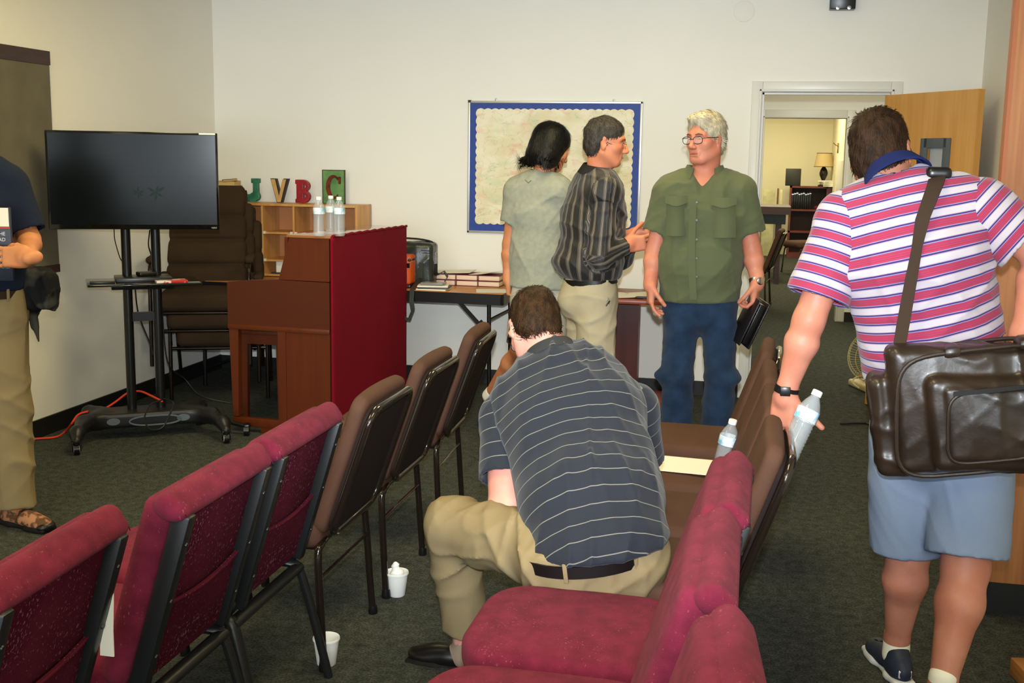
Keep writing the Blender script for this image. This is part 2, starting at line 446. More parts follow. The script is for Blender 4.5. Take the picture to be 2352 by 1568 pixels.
boxes('trim_2', [((DX0-.02, WY-.005, 0), (DX0, WY+.125, DZ+.02)), ((DX1, WY-.005, 0), (DX1+.02, WY+.125, DZ+.02)), ((DX0, WY-.005, DZ), (DX1, WY+.125, DZ+.02)),
                 ((DX0, WY+.045, 0), (DX0+.012, WY+.085, DZ)), ((DX0, WY+.045, DZ-.012), (DX1, WY+.085, DZ))], M_white, kind='structure')
# hallway and the room beyond it
HX0, HX1, HZ, HY = .07, .87, 2.05, 12.0
boxes('wall_hall_far', [((-3.0, HY, 0), (HX0, HY+.12, CEIL)), ((HX1, HY, 0), (3.2, HY+.12, CEIL)), ((HX0, HY, HZ), (HX1, HY+.12, CEIL))], M_wall, kind='structure')
casing('trim_3', HX0, HX1, HZ, HY, w=.085)
boxes('trim_4', [((HX1, HY, 0), (HX1+.02, HY+.12, HZ)), ((HX0-.02, HY, 0), (HX0, HY+.12, HZ)), ((HX0, HY, HZ), (HX1, HY+.12, HZ+.02))], M_white, kind='structure')
boxes('wall_hall_left', [((-3.1, WY+.12, 0), (-3.0, 21, CEIL))], M_wall, kind='structure')
boxes('wall_hall_right', [((3.1, WY+.12, 0), (3.2, HY, CEIL))], M_wall, kind='structure')
M_wall2 = mat('far_room_paint', (240, 232, 198), rough=.7)
boxes('wall_far_right', [((1.28, HY+.12, 0), (1.4, 20.9, CEIL))], M_wall2, kind='structure')
boxes('wall_far_back', [((-3, 20.7, 0), (3.1, 20.8, CEIL))], M_wall2, kind='structure')
boxes('baseboard_hall', [((HX1+.09, HY-.012, 0), (3.1, HY, .1)), ((-3, HY-.012, 0), (HX0-.09, HY, .1))], M_black, kind='structure')

# the open door, hinged on the right jamb and swung into this room
M_maple = mat('door_maple', (206, 146, 70), rough=.38, coat=.15, col2=(220, 166, 92), vscale=3.5, stretch=(6, 6, .35), detail=5, vc=(.3, .7))
M_grey = mat('door_lite_frame', (88, 96, 104), rough=.45)
hx, hy = .815, 7.83; fx, fy = 1.262, 7.13
ang = math.atan2(fy-hy, fx-hx); DW = math.hypot(fx-hx, fy-hy)
door = empty('door_1', (hx, hy, 0), ang, kind='structure')
b = MB(); T = .045; c0, c1, z0, z1 = .405, .605, 1.12, 1.735
for lo, hi in (((0, 0), (c0, 2.035)), ((c1, 0), (DW, 2.035)), ((c0, z1), (c1, 2.035)), ((c0, 0), (c1, z0))):
    b.box(((lo[0]+hi[0])/2, 0, (lo[1]+hi[1])/2+.008), (hi[0]-lo[0], T, hi[1]-lo[1]))
b.done('door_leaf', M_maple, door)
b = MB()
for s in (-1, 1):
    for lo, hi in (((c0-.03, z0-.03), (c0+.03, z1+.03)), ((c1-.03, z0-.03), (c1+.03, z1+.03)), ((c0, z1-.03), (c1, z1+.03)), ((c0, z0-.03), (c1, z0+.03))):
        b.box(((lo[0]+hi[0])/2, s*.027, (lo[1]+hi[1])/2), (hi[0]-lo[0], .012, hi[1]-lo[1]), bev=.004)
b.done('window_frame', M_grey, door)
boxes('window_pane', [((c0+.03, -.003, z0+.03), (c1-.03, .003, z1-.03))], mat('glass_painted_light', (196, 202, 212), rough=.35, trans=.25, spec=.6), door)  # pale grey stands in for wall light seen through and reflected
b = MB()
for s in (-1, 1):
    b.tube([(DW-.065, 0, 1.0), (DW-.065, s*.06, 1.0)], .012); b.lathe([(.0, 0), (.022, 0), (.027, .012), (.024, .03), (0, .034)], c=(DW-.065, s*.05, 1.0), R=Euler((-s*PI/2, 0, 0)).to_matrix())
b.done('door_handle', M_chrome, door)
b = MB()
for z in (.25, 1.05, 1.8): b.tube([(0.0, -.02, z-.05), (0.0, -.02, z+.05)], .007)
b.done('hinge', M_chrome, door)

# wood laminate cabinet at the right edge with a black toe base
M_oak = mat('oak_laminate', (176, 116, 66), rough=.42, col2=(146, 90, 48), vscale=5, stretch=(9, 9, .35), detail=7, vc=(.3, .7))
M_oakedge = mat('oak_edge', (160, 88, 44), rough=.45)
cab = empty('tall_cabinet', (.825, 4.19, 0), 0, 'tall oak laminate cabinet with black toe base standing by the right wall', 'cabinet')
boxes('side_panel', [((0.012, 0, .115), (.52, .022, CEIL-.02))], M_oak, cab)
boxes('edge_strip', [((0, -.002, .115), (.012, .052, CEIL-.02))], M_oakedge, cab)
boxes('body', [((.014, .022, .115), (.52, .05, CEIL-.03))], M_oak, cab)
boxes('toe_base', [((.005, -.008, 0), (.52, .05, .115))], M_black, cab)
# small wooden block on the floor, bottom right
b = MB(); p = atz(2352, 1560); b.box((p[0]+.03, p[1]-.02, .03), (.12, .12, .06), rot=(0, 0, .2), bev=.006)
b.done('wooden_block', mat('block_wood', (170, 112, 52), rough=.5, var=.15, stretch=(2, 2, 12)), label='small orange-brown wooden block on the carpet at the lower right corner', cat='block')

# tack board on the left wall
M_tack = mat('tack_cloth', (112, 106, 90), rough=.95, bump=.5, bscale=500, var=.08, vscale=6)
M_darkwood = mat('dark_wood', (56, 34, 26), rough=.45, var=.2, stretch=(1, 1, 8))
tb = empty('tack_board', (WX0, 4.3, .92), 0, 'grey-brown fabric tack board with dark wood rails on the left wall', 'board')
boxes('board_panel', [((0, -.9, .045), (.018, 1.5, 1.155))], M_tack, tb)
boxes('rail', [((0, -.9, 1.155), (.024, 1.5, 1.23))], M_darkwood, tb); boxes('rail', [((0, -.9, 0), (.024, 1.5, .045))], M_darkwood, tb)
boxes('edge_trim', [((0, 1.494, .0), (.020, 1.500, 1.23))], M_chrome, tb)

# bulletin board with blue border and scalloped map paper
bbo = empty('bulletin_board', (-1.98, WY, 1.08), 0, 'bulletin board with blue border, scalloped edging and a pastel map print', 'board')
W_, H_ = 1.215, .915
boxes('cork_panel', [((.01, -.012, .01), (W_-.01, -.002, H_-.01))], mat('blue_paper', (36, 66, 148), rough=.55, bump=.3, bscale=60, var=.06, vscale=30), bbo)
b = MB()
for lo, hi in (((0, 0), (W_, .016)), ((0, H_-.016), (W_, H_)), ((0, 0), (.016, H_)), ((W_-.016, 0), (W_, H_))):
    b.box(((lo[0]+hi[0])/2, -.011, (lo[1]+hi[1])/2), (hi[0]-lo[0], .02, hi[1]-lo[1]), bev=.003)
b.done('frame', mat('aluminium', (205, 206, 204), rough=.35, metal=.6), bbo)
pts = []; x0, x1, z0, z1 = .065, W_-.065, .07, H_-.06; nx, nz = 21, 15; am = .009
for i in range(nx*8): t = i/(nx*8); pts.append((x0+(x1-x0)*t, z0-am*abs(math.sin(PI*t*nx))))
for i in range(nz*8): t = i/(nz*8); pts.append((x1+am*abs(math.sin(PI*t*nz)), z0+(z1-z0)*t))
for i in range(nx*8): t = i/(nx*8); pts.append((x1-(x1-x0)*t, z1+am*abs(math.sin(PI*t*nx))))
for i in range(nz*8): t = i/(nz*8); pts.append((x0-am*abs(math.sin(PI*t*nz)), z1-(z1-z0)*t))
M_map = mat('map_print', (244, 236, 208), rough=.6, col2=(232, 222, 182), vscale=5, detail=6, stretch=(1, 1, 1.8), vc=(.42, .6))
nt = M_map.node_tree; N = nt.nodes; L = nt.links
def map_print():
    b = N['Principled BSDF']; src = b.inputs['Base Color'].links[0].from_socket; tc = [n for n in N if n.type == 'MAPPING'][0]
    cur = src
    for sc_, colr, lo, hi, amt in ((7, (238, 190, 160), .54, .68, .75), (5.2, (206, 218, 176), .53, .66, .6), (3.4, (244, 208, 188), .55, .7, .5)):
        mp = N.new('ShaderNodeMapping'); mp.inputs['Location'].default_value = (sc_*1.7, 0, sc_*.9); L.new(tc.outputs[0], mp.inputs[0])
        n = N.new('ShaderNodeTexNoise'); n.inputs['Scale'].default_value = sc_; n.inputs['Detail'].default_value = 5; n.inputs['Distortion'].default_value = .8
        L.new(mp.outputs[0], n.inputs[0]); r = N.new('ShaderNodeValToRGB')
        r.color_ramp.elements[0].position = lo; r.color_ramp.elements[0].color = (0, 0, 0, 1); r.color_ramp.elements[1].position = hi; r.color_ramp.elements[1].color = (amt, amt, amt, 1)
        L.new(n.outputs[0], r.inputs[0]); mx = N.new('ShaderNodeMix'); mx.data_type = 'RGBA'; L.new(r.outputs[0], mx.inputs[0]); L.new(cur, mx.inputs[6]); mx.inputs[7].default_value = lin(colr); cur = mx.outputs[2]
    # thin contour lines
    n = N.new('ShaderNodeTexNoise'); n.inputs['Scale'].default_value = 4; n.inputs['Detail'].default_value = 8; L.new(tc.outputs[0], n.inputs[0])
    m1 = N.new('ShaderNodeMath'); m1.operation = 'MULTIPLY'; m1.inputs[1].default_value = 9; L.new(n.outputs[0], m1.inputs[0])
    m2 = N.new('ShaderNodeMath'); m2.operation = 'PINGPONG'; m2.inputs[1].default_value = .5; L.new(m1.outputs[0], m2.inputs[0])
    m3 = N.new('ShaderNodeMath'); m3.operation = 'LESS_THAN'; m3.inputs[1].default_value = .035; L.new(m2.outputs[0], m3.inputs[0])
    m4 = N.new('ShaderNodeMath'); m4.operation = 'MULTIPLY'; m4.inputs[1].default_value = .28; L.new(m3.outputs[0], m4.inputs[0])
    mx = N.new('ShaderNodeMix'); mx.data_type = 'RGBA'; L.new(m4.outputs[0], mx.inputs[0]); L.new(cur, mx.inputs[6]); mx.inputs[7].default_value = lin((150, 150, 110)); L.new(mx.outputs[2], b.inputs['Base Color'])
map_print()
MB().prism(pts, .003, c=(0, -.0165, 0)).done('scalloped_map', M_map, bbo, smooth=False)
for x in (.19, 1.01):
    MB().tube([(x, -.003, H_-.01), (x, -.006, H_+.012), (x+.006, -.006, H_+.018), (x+.012, -.006, H_+.012), (x+.012, -.003, H_-.01)], .0025).done('hanger', M_chrome, bbo)
boxes('corner_clip', [((.0, -.024, H_-.012), (.02, -.002, H_+.004))], M_blackplastic, bbo)

# round cover plate and black wall box near the ceiling
p = at(1709, 26, WY)
MB().lathe([(0, 0), (.068, 0), (.07, .002), (.066, .005), (.06, .007), (0, .008)], n=40, c=(p[0], WY, p[2]), R=Euler((PI/2, 0, 0)).to_matrix()).done('round_cover_plate', M_wall, label='round white cover plate high on the back wall', cat='cover plate')
p = at(1933, 25, WY); sp = empty('wall_speaker', (p[0], WY, p[2]), 0, 'black box speaker mounted high on the back wall above the doorway', 'speaker')
b = MB(); b.box((0, -.05, .1), (.158, .09, .2), bev=.006); b.done('cabinet_box', M_blackplastic, sp)
b = MB(); b.lathe([(.02, 0), (.05, 0), (.055, .004), (.02, .008)], c=(0, -.096, .12), R=Euler((PI/2, 0, 0)).to_matrix()); b.done('cone_ring', M_blackmetal, sp)
for sx in (-.03, .04):
    MB().lathe([(0, 0), (.012, 0), (.012, .005), (0, .006)], n=12, c=(sx, -.095, .008), R=Euler((PI/2, 0, 0)).to_matrix()).done('screw', M_chrome, sp)
# assumed ceiling light fixtures, unseen (above the frame)
for i, (lx, ly) in enumerate(ROOM_LIGHTS):
    t = boxes('assumed_ceiling_light', [((-.3, -.61, 0), (.3, -.59, .03)), ((-.3, .59, 0), (.3, .61, .03)), ((-.3, -.6, 0), (-.28, .6, .03)), ((.28, -.6, 0), (.3, .6, .03))], M_white)
    t.location = (lx, ly, CEIL-.031)
    tag(t, 'assumed white ceiling light frame number %s along the ceiling, out of the picture' % ['one', 'two', 'three', 'four', 'five', 'six'][i], 'ceiling light', 'assumed ceiling light fixtures')

# ================================================================ television and cart
cart = empty('television_cart', (-3.38, 5.83, 0), math.radians(34), 'black metal rolling television cart with tray shelf and caster wheels', 'cart')
for s in (-.08, .08): MB().tube([(s, 0, .07), (s, 0, 1.62)], .026, n=16).done('pole', M_blackmetal, cart)
M_base = mat('cart_base', (22, 23, 24), rough=.4)
P = [rbx((0, -.02, .105), (.31, .11, .042), .018, k=.02)]
for s_ in (-1, 1):
    P += [cap((s_*.24, -.04, .11), (s_*.345, -.16, .112), .046, .042, .04), cap((s_*.345, -.16, .112), (s_*.385, -.34, .105), .042, .036, .04), cap((s_*.385, -.34, .105), (s_*.392, -.40, .075), .035, .026, .03),
          cap((s_*.24, .02, .11), (s_*.31, .12, .112), .044, .040, .04), cap((s_*.31, .12, .112), (s_*.33, .19, .08), .038, .026, .03)]
sdf_obj('base', P, .008, M_base, cart, lo=(-.46, -.48, .02), hi=(.46, .26, .19))
for s_ in (-1, 1):
    b = MB(); b.prism([(.036*math.cos(a), .020*math.sin(a)) for a in np.linspace(0, 2*PI, 20, endpoint=False)], .006, c=(s_*.19, -.134, .105)); b.done('grip_plate', M_grey, cart)
b = MB(); b.tube([(.035+.10*math.cos(a)+(.04 if math.cos(a) > 0 else -.04), -.136, .10+.026*math.sin(a)) for a in np.linspace(0, 2*PI, 24, endpoint=False)], .005, n=6, closed=True); b.done('handle_ring', M_grey, cart)
for s_ in (-1, 1):
    for fx, f in ((.392, -.41), (.33, .20)):
        x = s_*fx
        c = MB(); c.tube([(x, f, .085), (x, f, .055)], .013); c.box((x-.020, f+.012, .045), (.006, .036, .05), bev=.002).box((x+.020, f+.012, .045), (.006, .036, .05), bev=.002).box((x, f+.01, .068), (.046, .036, .010), bev=.003).box((x, f+.05, .052), (.016, .03, .006), bev=.002); cc = c.done('caster', M_blackplastic, cart)
        MB().tube([(x-.014, f+.012, .030), (x+.014, f+.012, .030)], .030, n=20).done('wheel', M_blackplastic, cc)
        MB().tube([(x-.0155, f+.012, .030), (x+.0155, f+.012, .030)], .018, n=16).done('hub', M_white, cc)
b = MB(); b.box((0, -.07, .885), (.60, .34, .014), bev=.006); b.box((0, -.02, .86), (.34, .12, .035), bev=.005); b.done('tray_shelf', mat('tray_black', (20, 24, 24), rough=.12, coat=.4), cart)
MB().box((0, .0, .68), (.17, .03, .05)).done('bracket', M_blackmetal, cart); MB().box((0, -.02, 1.3), (.24, .05, .05)).box((0, -.045, 1.36), (.42, .02, .3)).box((0, -.04, 1.5), (.5, .03, .05)).done('mount_plate', M_blackmetal, cart)
tvx, tvy = -3.355, 5.74
tv = empty('television', (tvx, tvy, 1.18), math.radians(25), 'black flat screen television switched off on the rolling cart', 'television')
TW, TH = .905, .535
b = MB(); b.box((0, .03, TH/2), (TW-.02, .045, TH-.02), bev=.012); b.box((0, .005, TH/2), (TW, .018, TH), bev=.005); b.done('casing', mat('tv_black', (10, 10, 11), rough=.12, coat=.6), tv)
boxes('screen', [((-TW/2+.013, -.0052, .027), (TW/2-.013, -.0042, TH-.013))], mat('tv_screen', (12, 15, 16), rough=.2, spec=.12, col2=(18, 22, 23), vscale=2), tv)
RX = Matrix.Rotation(PI/2, 4, 'X')
text('lettering', 'VIZIO', .012, mat('logo_grey', (170, 170, 170), rough=.5), tv, Matrix.Translation((TW/2-.03, -.0062, .006)) @ RX)
boxes('sticker', [((TW/2-.10, -.0062, TH-.010), (TW/2-.012, -.0042, TH-.001))], M_paper, tv)
# dim green flower shapes of the screen saver
M_flower = mat('screen_flower', (26, 42, 40), rough=.4, spec=.1)
def flower(cx, cz, r, seed):
    b = MB(); rs = random.Random(seed)
    for k in range(6):
        a = k*PI/3+rs.random()*.4+.2; L_ = r*(.8+.4*rs.random()); w = r*.16; ux, uz = math.cos(a), math.sin(a)
        P = [(0, 0), (L_*.5*ux-w*uz, L_*.5*uz+w*ux), (L_*ux, L_*uz), (L_*.5*ux+w*uz, L_*.5*uz-w*ux)]
        b.quad([(cx+x, -.0058-k*.00004, cz+z) for x, z in P])
    return b.done('screen_flower', M_flower, tv, smooth=False)
flower(.115, .205, .05, 2); flower(.02, .2, .035, 5)
# on the tray
def on(parent, loc): return parent.matrix_world @ Vector(loc)
bpy.context.view_layer.update()
R31 = math.radians(34)
def cartpt(x, y, z):
    c, s = math.cos(R31), math.sin(R31); return (-3.38+x*c-y*s, 5.83+x*s+y*c, z)
t = MB(); t.box((0, 0, .013), (.30, .20, .026), bev=.005); t = t.done('disc_player', M_blackplastic, label='flat black disc player on the tray of the television cart', cat='player'); t.location = cartpt(0.0, -.07, .892); t.rotation_euler = (0, 0, R31)
t = MB(); t.box((0, 0, .012), (.10, .07, .024), bev=.008); t = t.done('adapter_box', M_blackplastic, label='small black adapter box on top of the disc player', cat='box'); t.location = cartpt(.02, -.06, .918); t.rotation_euler = (0, 0, R31+.3)
t = MB(); t.box((0, 0, .006), (.13, .05, .012), bev=.003); t = t.done('remote_control', M_blackplastic, label='slim black remote control lying on the left of the cart tray', cat='remote'); t.location = cartpt(-.22, -.17, .892); t.rotation_euler = (0, 0, R31)
t = MB(); t.box((0, 0, .006), (.17, .10, .012), bev=.001); t = t.done('video_case', mat('case_red_white', (214, 206, 198), rough=.3, col2=(190, 40, 30), vscale=14, vc=(.5, .53)), label='thin red and white disc case on the right of the cart tray', cat='case'); t.location = cartpt(.14, -.18, .892); t.rotation_euler = (0, 0, R31+.1)
t = MB(); t.box((0, 0, .012), (.075, .045, .024), bev=.002); t = t.done('yellow_tag', mat('yellow_tag', (222, 158, 30), rough=.6), label='bright yellow warning tag lying on the base of the television cart', cat='tag'); t.location = cartpt(.24, -.04, .128); t.rotation_euler = (0, 0, R31)
M_cable = mat('cable_black', (18, 18, 18), rough=.5)
M_orange = mat('cord_orange', (226, 62, 24), rough=.45)
P_ = [atz(60, 1008, .01), atz(130, 1003, .01), atz(150, 990, .01)]
pp = [(-3.80, 5.42, .008), (-3.72, 5.60, .008), (-3.70, 5.78, .02), (-3.66, 5.92, .09), (-3.60, 5.98, .14), (-3.52, 6.00, .15), (-3.47, 6.06, .21), (-3.42, 6.08, .25), (-3.34, 6.02, .22), (-3.27, 5.86, .16)]
def px(x, y, Y): return tuple(at(x, y, Y))
pp = [tuple(atz(40, 1010, .008)), tuple(atz(88, 1007, .008)), tuple(atz(130, 1003, .008)), tuple(atz(150, 990, .008)), px(165, 972, 5.60), px(180, 952, 5.66), px(205, 944, 5.70), px(235, 940, 5.75), px(262, 925, 5.80), px(290, 904, 5.84), px(305, 899, 5.90), px(325, 899, 5.90), px(350, 910, 5.85), px(372, 921, 5.76)]
MB().tube(smooth_path(pp, 5), .006, n=8).done('extension_cord', M_orange, label='orange extension cord running from the floor over the cart base', cat='cord')
def cable(pts, r, label, n=6): return MB().tube(smooth_path(pts, 6), r, n=n).done('cable', M_cable, label=label, cat='cable')
cable([px(372, 918, 5.72), px(345, 930, 5.66), px(332, 960, 5.6), px(345, 985, 5.52), px(372, 982, 5.52), px(388, 955, 5.6), px(398, 925, 5.7), px(375, 915, 5.74)], .0045, 'black power cable looped over the front of the cart base')
cable([px(262, 526, 5.8), px(263, 545, 5.8), px(266, 560, 5.8), px(275, 590, 5.82), px(284, 606, 5.84), px(296, 628, 5.85)], .003, 'thin black cable hanging from the back of the television')
cable([px(344, 528, 5.88), px(341, 560, 5.88), px(345, 578, 5.9), px(352, 600, 5.9), px(356, 624, 5.9)], .004, 'black cable running down beside the right cart pole')
cable([px(352, 620, 6.05), px(370, 690, 6.15), px(385, 830, 6.2), px(425, 870, 6.3), px(450, 900, 6.3), px(480, 915, 6.3), px(530, 925, 6.35)], .004, 'grey-black cable drooping from the cart towards the organ')
cable([px(310, 655, 6.0), px(318, 720, 6.02), px(345, 790, 6.05), px(352, 815, 6.05)], .005, 'black cable hanging slantwise between the two cart poles')
# ================================================================ long folding table, cubby, letters
M_tabletop = mat('table_laminate', (190, 126, 60), rough=.35, var=.1, stretch=(.5, 6, 6), vscale=6)
tbl = empty('folding_table', (-2.66, 7.415, 0), math.radians(-2.0), 'long folding table with brown laminate top and black apron by the back wall', 'table')
boxes('tabletop', [((-1.13, -.35, .722), (1.13, .35, .745))], M_tabletop, tbl, bev=.004)
boxes('apron', [((-1.135, -.356, .672), (1.135, -.336, .742)), ((-1.135, .336, .672), (1.135, .356, .742)), ((-1.135, -.356, .672), (-1.115, .356, .742)), ((1.115, -.356, .672), (1.135, .356, .742))], M_blackmetal, tbl)
for s in (-1, 1):
    for q in (-1, 1):
        MB().tube([(s*1.02, q*.28, .70), (s*1.03, q*.28, 0)], .014).done('leg', M_blackmetal, tbl)
    MB().tube([(s*1.028, -.28, .12), (s*1.028, .28, .12)], .011).tube([(s*1.02, -.28, .56), (s*1.02, .28, .56)], .011).done('cross_bar', M_blackmetal, tbl)
    MB().box((s*.885, -.27, .60), (.32, .014, .024), rot=(0, s*.80, 0)).box((s*1.0, -.27, .505), (.13, .014, .02), rot=(0, s*.9, 0)).box((s*.985, -.27, .46), (.13, .014, .02), rot=(0, s*1.25, 0)).done('brace', M_blackmetal, tbl)
M_birch = mat('birch', (214, 160, 92), rough=.4, col2=(196, 138, 72), vscale=4, stretch=(6, 6, .6), detail=5)
M_birchback = mat('birch_back', (190, 128, 78), rough=.3, coat=.3)
cub = empty('cubby_shelf', (-2.69, 7.5, .746), 0, 'light wood cubby shelf of open compartments standing on the table by the wall', 'shelf')
CW, CD, CH = .945, .30, .515
boxes('end_panel', [((-.018, 0, 0), (0, CD, CH+.002))], M_birch, cub, bev=.003); boxes('end_panel', [((-CW, 0, 0), (-CW+.018, CD, CH))], M_birch, cub, bev=.003)
boxes('top_panel', [((-CW, .004, CH-.016), (-.002, CD, CH))], M_birch, cub, bev=.003)
for i in (1, 2, 3): boxes('divider', [((-i*.237-.007, .006, 0), (-i*.237+.007, CD-.01, CH-.016))], M_birch, cub)
for z in (.004, .108, .303): boxes('shelf_board', [((-CW+.01, .008, z), (-.01, CD-.01, z+.014))], M_birch, cub)
boxes('back_panel', [((-CW, CD-.008, 0), (0, CD-.002, CH))], M_birchback, cub)
M_plug = mat('connector_white', (222, 214, 190), rough=.5)
for i in (1, 2, 3):
    for z in (.115, .31):
        for s in (-1, 1): boxes('connector', [((-i*.237+s*.016-.01, -.003, z-.008), (-i*.237+s*.016+.01, .02, z+.012))], M_plug, cub, bev=.003)
b = MB(); b.box((0, 0, .045), (.16, .2, .088), rot=(0, 0, .2), bev=.002); o = b.done('white_box', M_paper, label='white box with a small black figure in the lowest cubby compartment', cat='box'); o.location = (-3.26, 7.66, .765)
b = MB(); b.box((0, 0, .003), (.3, .02, .012), rot=(0, 0, .25)); b.box((.0, 0, .02), (.012, .012, .04)); o = b.done('black_strap', M_cable, label='thin black strap lying across the lowest cubby compartment', cat='strap'); o.location = (-3.2, 7.56, .765)
M_lam = mat('papers_purple', (96, 44, 66), rough=.5)
for i, (x, z) in enumerate(((-2.84, .748+.32),)):
    b = MB(); b.box((0, 0, .008), (.2, .22, .016), rot=(0, 0, .05)); o = b.done('folder', M_lam, label='dark purple folder lying in the top right cubby compartment', cat='folder'); o.location = (x-.02, 7.64, z)
# letters
def letter(name, prims, h, m, loc, rz, label, parts=()):
    t = empty(name, loc, rz, label, 'letter')
    lo, hi = bounds(prims, .01); V, F = sdf_mesh(prims, lo, hi, h, 0)
    link('letter_body', np_mesh('letter_body', V, F), m, t); return t
def bar(x0, x1, z0, z1, d=.02, op='u', rot=0): return rbx(((x0+x1)/2, 0, (z0+z1)/2), (abs(x1-x0)/2, d, abs(z1-z0)/2), .003, R=None, k=.001, op=op)
LT = .746+CH+.004
M_green = mat('letter_green', (44, 112, 84), rough=.4, var=.35, vscale=20)
letter('letter_j', [bar(-.002, .038, .045, .165), bar(-.014, .048, .135, .168), cap((.0, 0, .035), (.018, 0, .04), .034, k=.01), bar(-.045, .018, .002, .045), bar(-.046, -.02, .02, .055), plane((0, -.02, 0), (0, -1, 0), k=.002), plane((0, .02, 0), (0, 1, 0), k=.002), plane((0, 0, 0), (0, 0, -1), k=.002)], .003, M_green, (-3.53, 7.66, LT), .1, 'green metal letter J on top of the cubby shelf')
M_vface = mat('letter_gold', (198, 152, 84), rough=.5, var=.1, vscale=20); M_blk = mat('letter_black', (24, 20, 20), rough=.5)
t = empty('letter_v', (-3.33, 7.66, LT), .15, 'black letter V with a tan face on top of the cubby shelf', 'letter')
vo = [(-.062, .17), (-.02, .17), (.006, .06), (.033, .17), (.070, .17), (.020, 0), (-.018, 0)]
MB().prism(vo, .045, c=(0, -.02, 0)).done('letter_body', M_blk, t, smooth=False)
vi = [(-.056, .165), (-.026, .165), (.001, .045), (.028, .165), (.055, .165), (.012, .004), (-.013, .004)]
MB().prism(vi, .004, c=(-.002, -.024, 0)).done('letter_face', M_vface, t, smooth=False)
M_red = mat('letter_red', (150, 22, 34), rough=.4, var=.2, vscale=25)
def tor(cx, cz, r, s, op='u'):
    f = lambda P: np.maximum(np.maximum(np.sqrt(np.maximum((P[..., 0]-cx)/1.15, 0)**2*1.0+(P[..., 2]-cz)**2)-r, -(P[..., 0]-cx)), np.abs(P[..., 1])-.024)
    return (op, .001, V3(cx-.002, -.03, cz-r), V3(cx+r*1.2, .03, cz+r), f)
letter('letter_b', [bar(-.055, -.008, .003, .165, .024), bar(-.063, .0, .003, .03, .024), bar(-.063, .0, .135, .165, .024), tor(-.012, .121, .044, 1), tor(-.012, .046, .046, 1), bar(-.02, .012, .045, .125, .024),
                    tor(-.004, .118, .016, 1, 's'), tor(-.004, .05, .016, 1, 's')], .0028, M_red, (-3.14, 7.66, LT), .05, 'dark red block letter B on top of the cubby shelf')
M_plaque = mat('plaque_green', (74, 120, 70), rough=.4, col2=(120, 160, 96), vscale=9, detail=7, coat=.2)
t = empty('letter_plaque', (-2.935, 7.70, LT), 0, 'square green plaque with a rusty red letter C on the cubby shelf', 'plaque')
o = boxes('plaque_board', [((-.082, -.006, 0), (.082, .006, .235))], M_plaque, t); 
boxes('plaque_edge', [((-.085, -.009, -.001), (-.08, .008, .238)), ((.08, -.009, -.001), (.085, .008, .238)), ((-.085, -.009, .234), (.085, .008, .238)), ((-.085, -.009, -.001), (.085, .008, .003))], M_darkwood, t)
M_rust = mat('rust', (104, 46, 26), rough=.7, var=.35, vscale=40)
pc = []
for i in range(41):
    a = math.radians(48+i*(264/40)); pc.append((.058*math.cos(a)*.95, .117+.085*math.sin(a)))
for i in range(41):
    a = math.radians(312-i*(264/40)); pc.append((.008+.030*math.cos(a)*1.1, .117+.066*math.sin(a)))
MB().prism(pc, .008, c=(.0, -.014, 0)).box((.046, -.010, .165), (.018, .008, .05)).done('letter_c', M_rust, t, smooth=False)
# stack of old yellowed books at the cubby's left end
M_pages = mat('old_pages', (214, 180, 118), rough=.8, var=.12, stretch=(1, 1, 60), vscale=6)
for i, (w, hgt, dx) in enumerate(((.11, .036, -.01), (.125, .034, .002), (.125, .042, 0), (.12, .034, -.004), (.10, .012, .0))):
    z = LT+sum((.036, .034, .042, .034, .012)[:i])
    bk = empty('old_book', (-3.715+dx, 7.66, z), .1*i-.15, 'old yellow-edged book, %s of the pile at the left end of the cubby' % ['lowest', 'second from bottom', 'middle', 'second from top', 'topmost thin one'][i], 'book', 'pile of old books behind the television')
    if i == 4: bk.rotation_euler = (0, -.09, .5)
    boxes('page_block', [((-w/2, -.08, .002), (w/2, .08, hgt-.002))], M_pages, bk)
    boxes('cover', [((-w/2-.002, -.083, 0), (w/2+.001, .083, .002)), ((-w/2-.002, -.083, hgt-.002), (w/2+.001, .083, hgt))], mat('book_cover_tan', (150, 116, 74), rough=.7), bk)

# ================================================================ hymnals, bags and papers on the folding table
M_hymn = mat('hymnal_red', (112, 22, 40), rough=.45); M_hp = mat('hymnal_pages', (230, 206, 178), rough=.8, var=.05, stretch=(1, 1, 80))
proto = None
for lay in range(2):
    for i in range(4):
        x = float(at(1027-53, 640, 7.42)[0]) + i*.1535
        lab = 'dark red hymnal, %s of the four in the %s layer on the table' % (['leftmost', 'second from left', 'third from left', 'rightmost'][i], ['lower', 'upper'][lay])
        if proto is None:
            proto = bk = empty('hymnal', (0, 0, 0), 0, lab, 'book', 'red hymnals stacked on the folding table')
            boxes('page_block', [((-.071, -.105, .004), (.071, .105, .034))], M_hp, bk, bev=.002)
            boxes('cover', [((-.075, -.109, 0), (.075, .109, .004)), ((-.075, -.109, .034), (.075, .109, .038)), ((-.0765, -.109, 0), (-.0725, .109, .038))], M_hymn, bk, bev=.001)
        else: bk = copy_tree(proto); tag(bk, lab)
        bk.location = (x, 7.50, .7455+lay*.0385); bk.rotation_euler = (0, 0, [.01, -.02, .015, -.01][(i+lay) % 4])
def sheet(name, c, w, d, rz, label, m=None, thick=.0012, curl=0.0, cat='paper', tilt=(0, 0)):
    b = MB(); n = 6; rows = []
    for i in range(n+1):
        x = -w/2+w*i/n; z = curl*((i/n)**2) ; rows.append(((x, -d/2, z), (x, d/2, z)))
    b.strip(rows, thick); o = b.done(name, m or M_paper, label=label, cat=cat); o.location = c; o.rotation_euler = (tilt[0], tilt[1], rz); return o
zt = .7455
sheet('newspaper', (-2.08, 7.5, zt+.079), .44, .24, .05, 'open folded newsletter lying on top of the left hymnals', curl=.012)
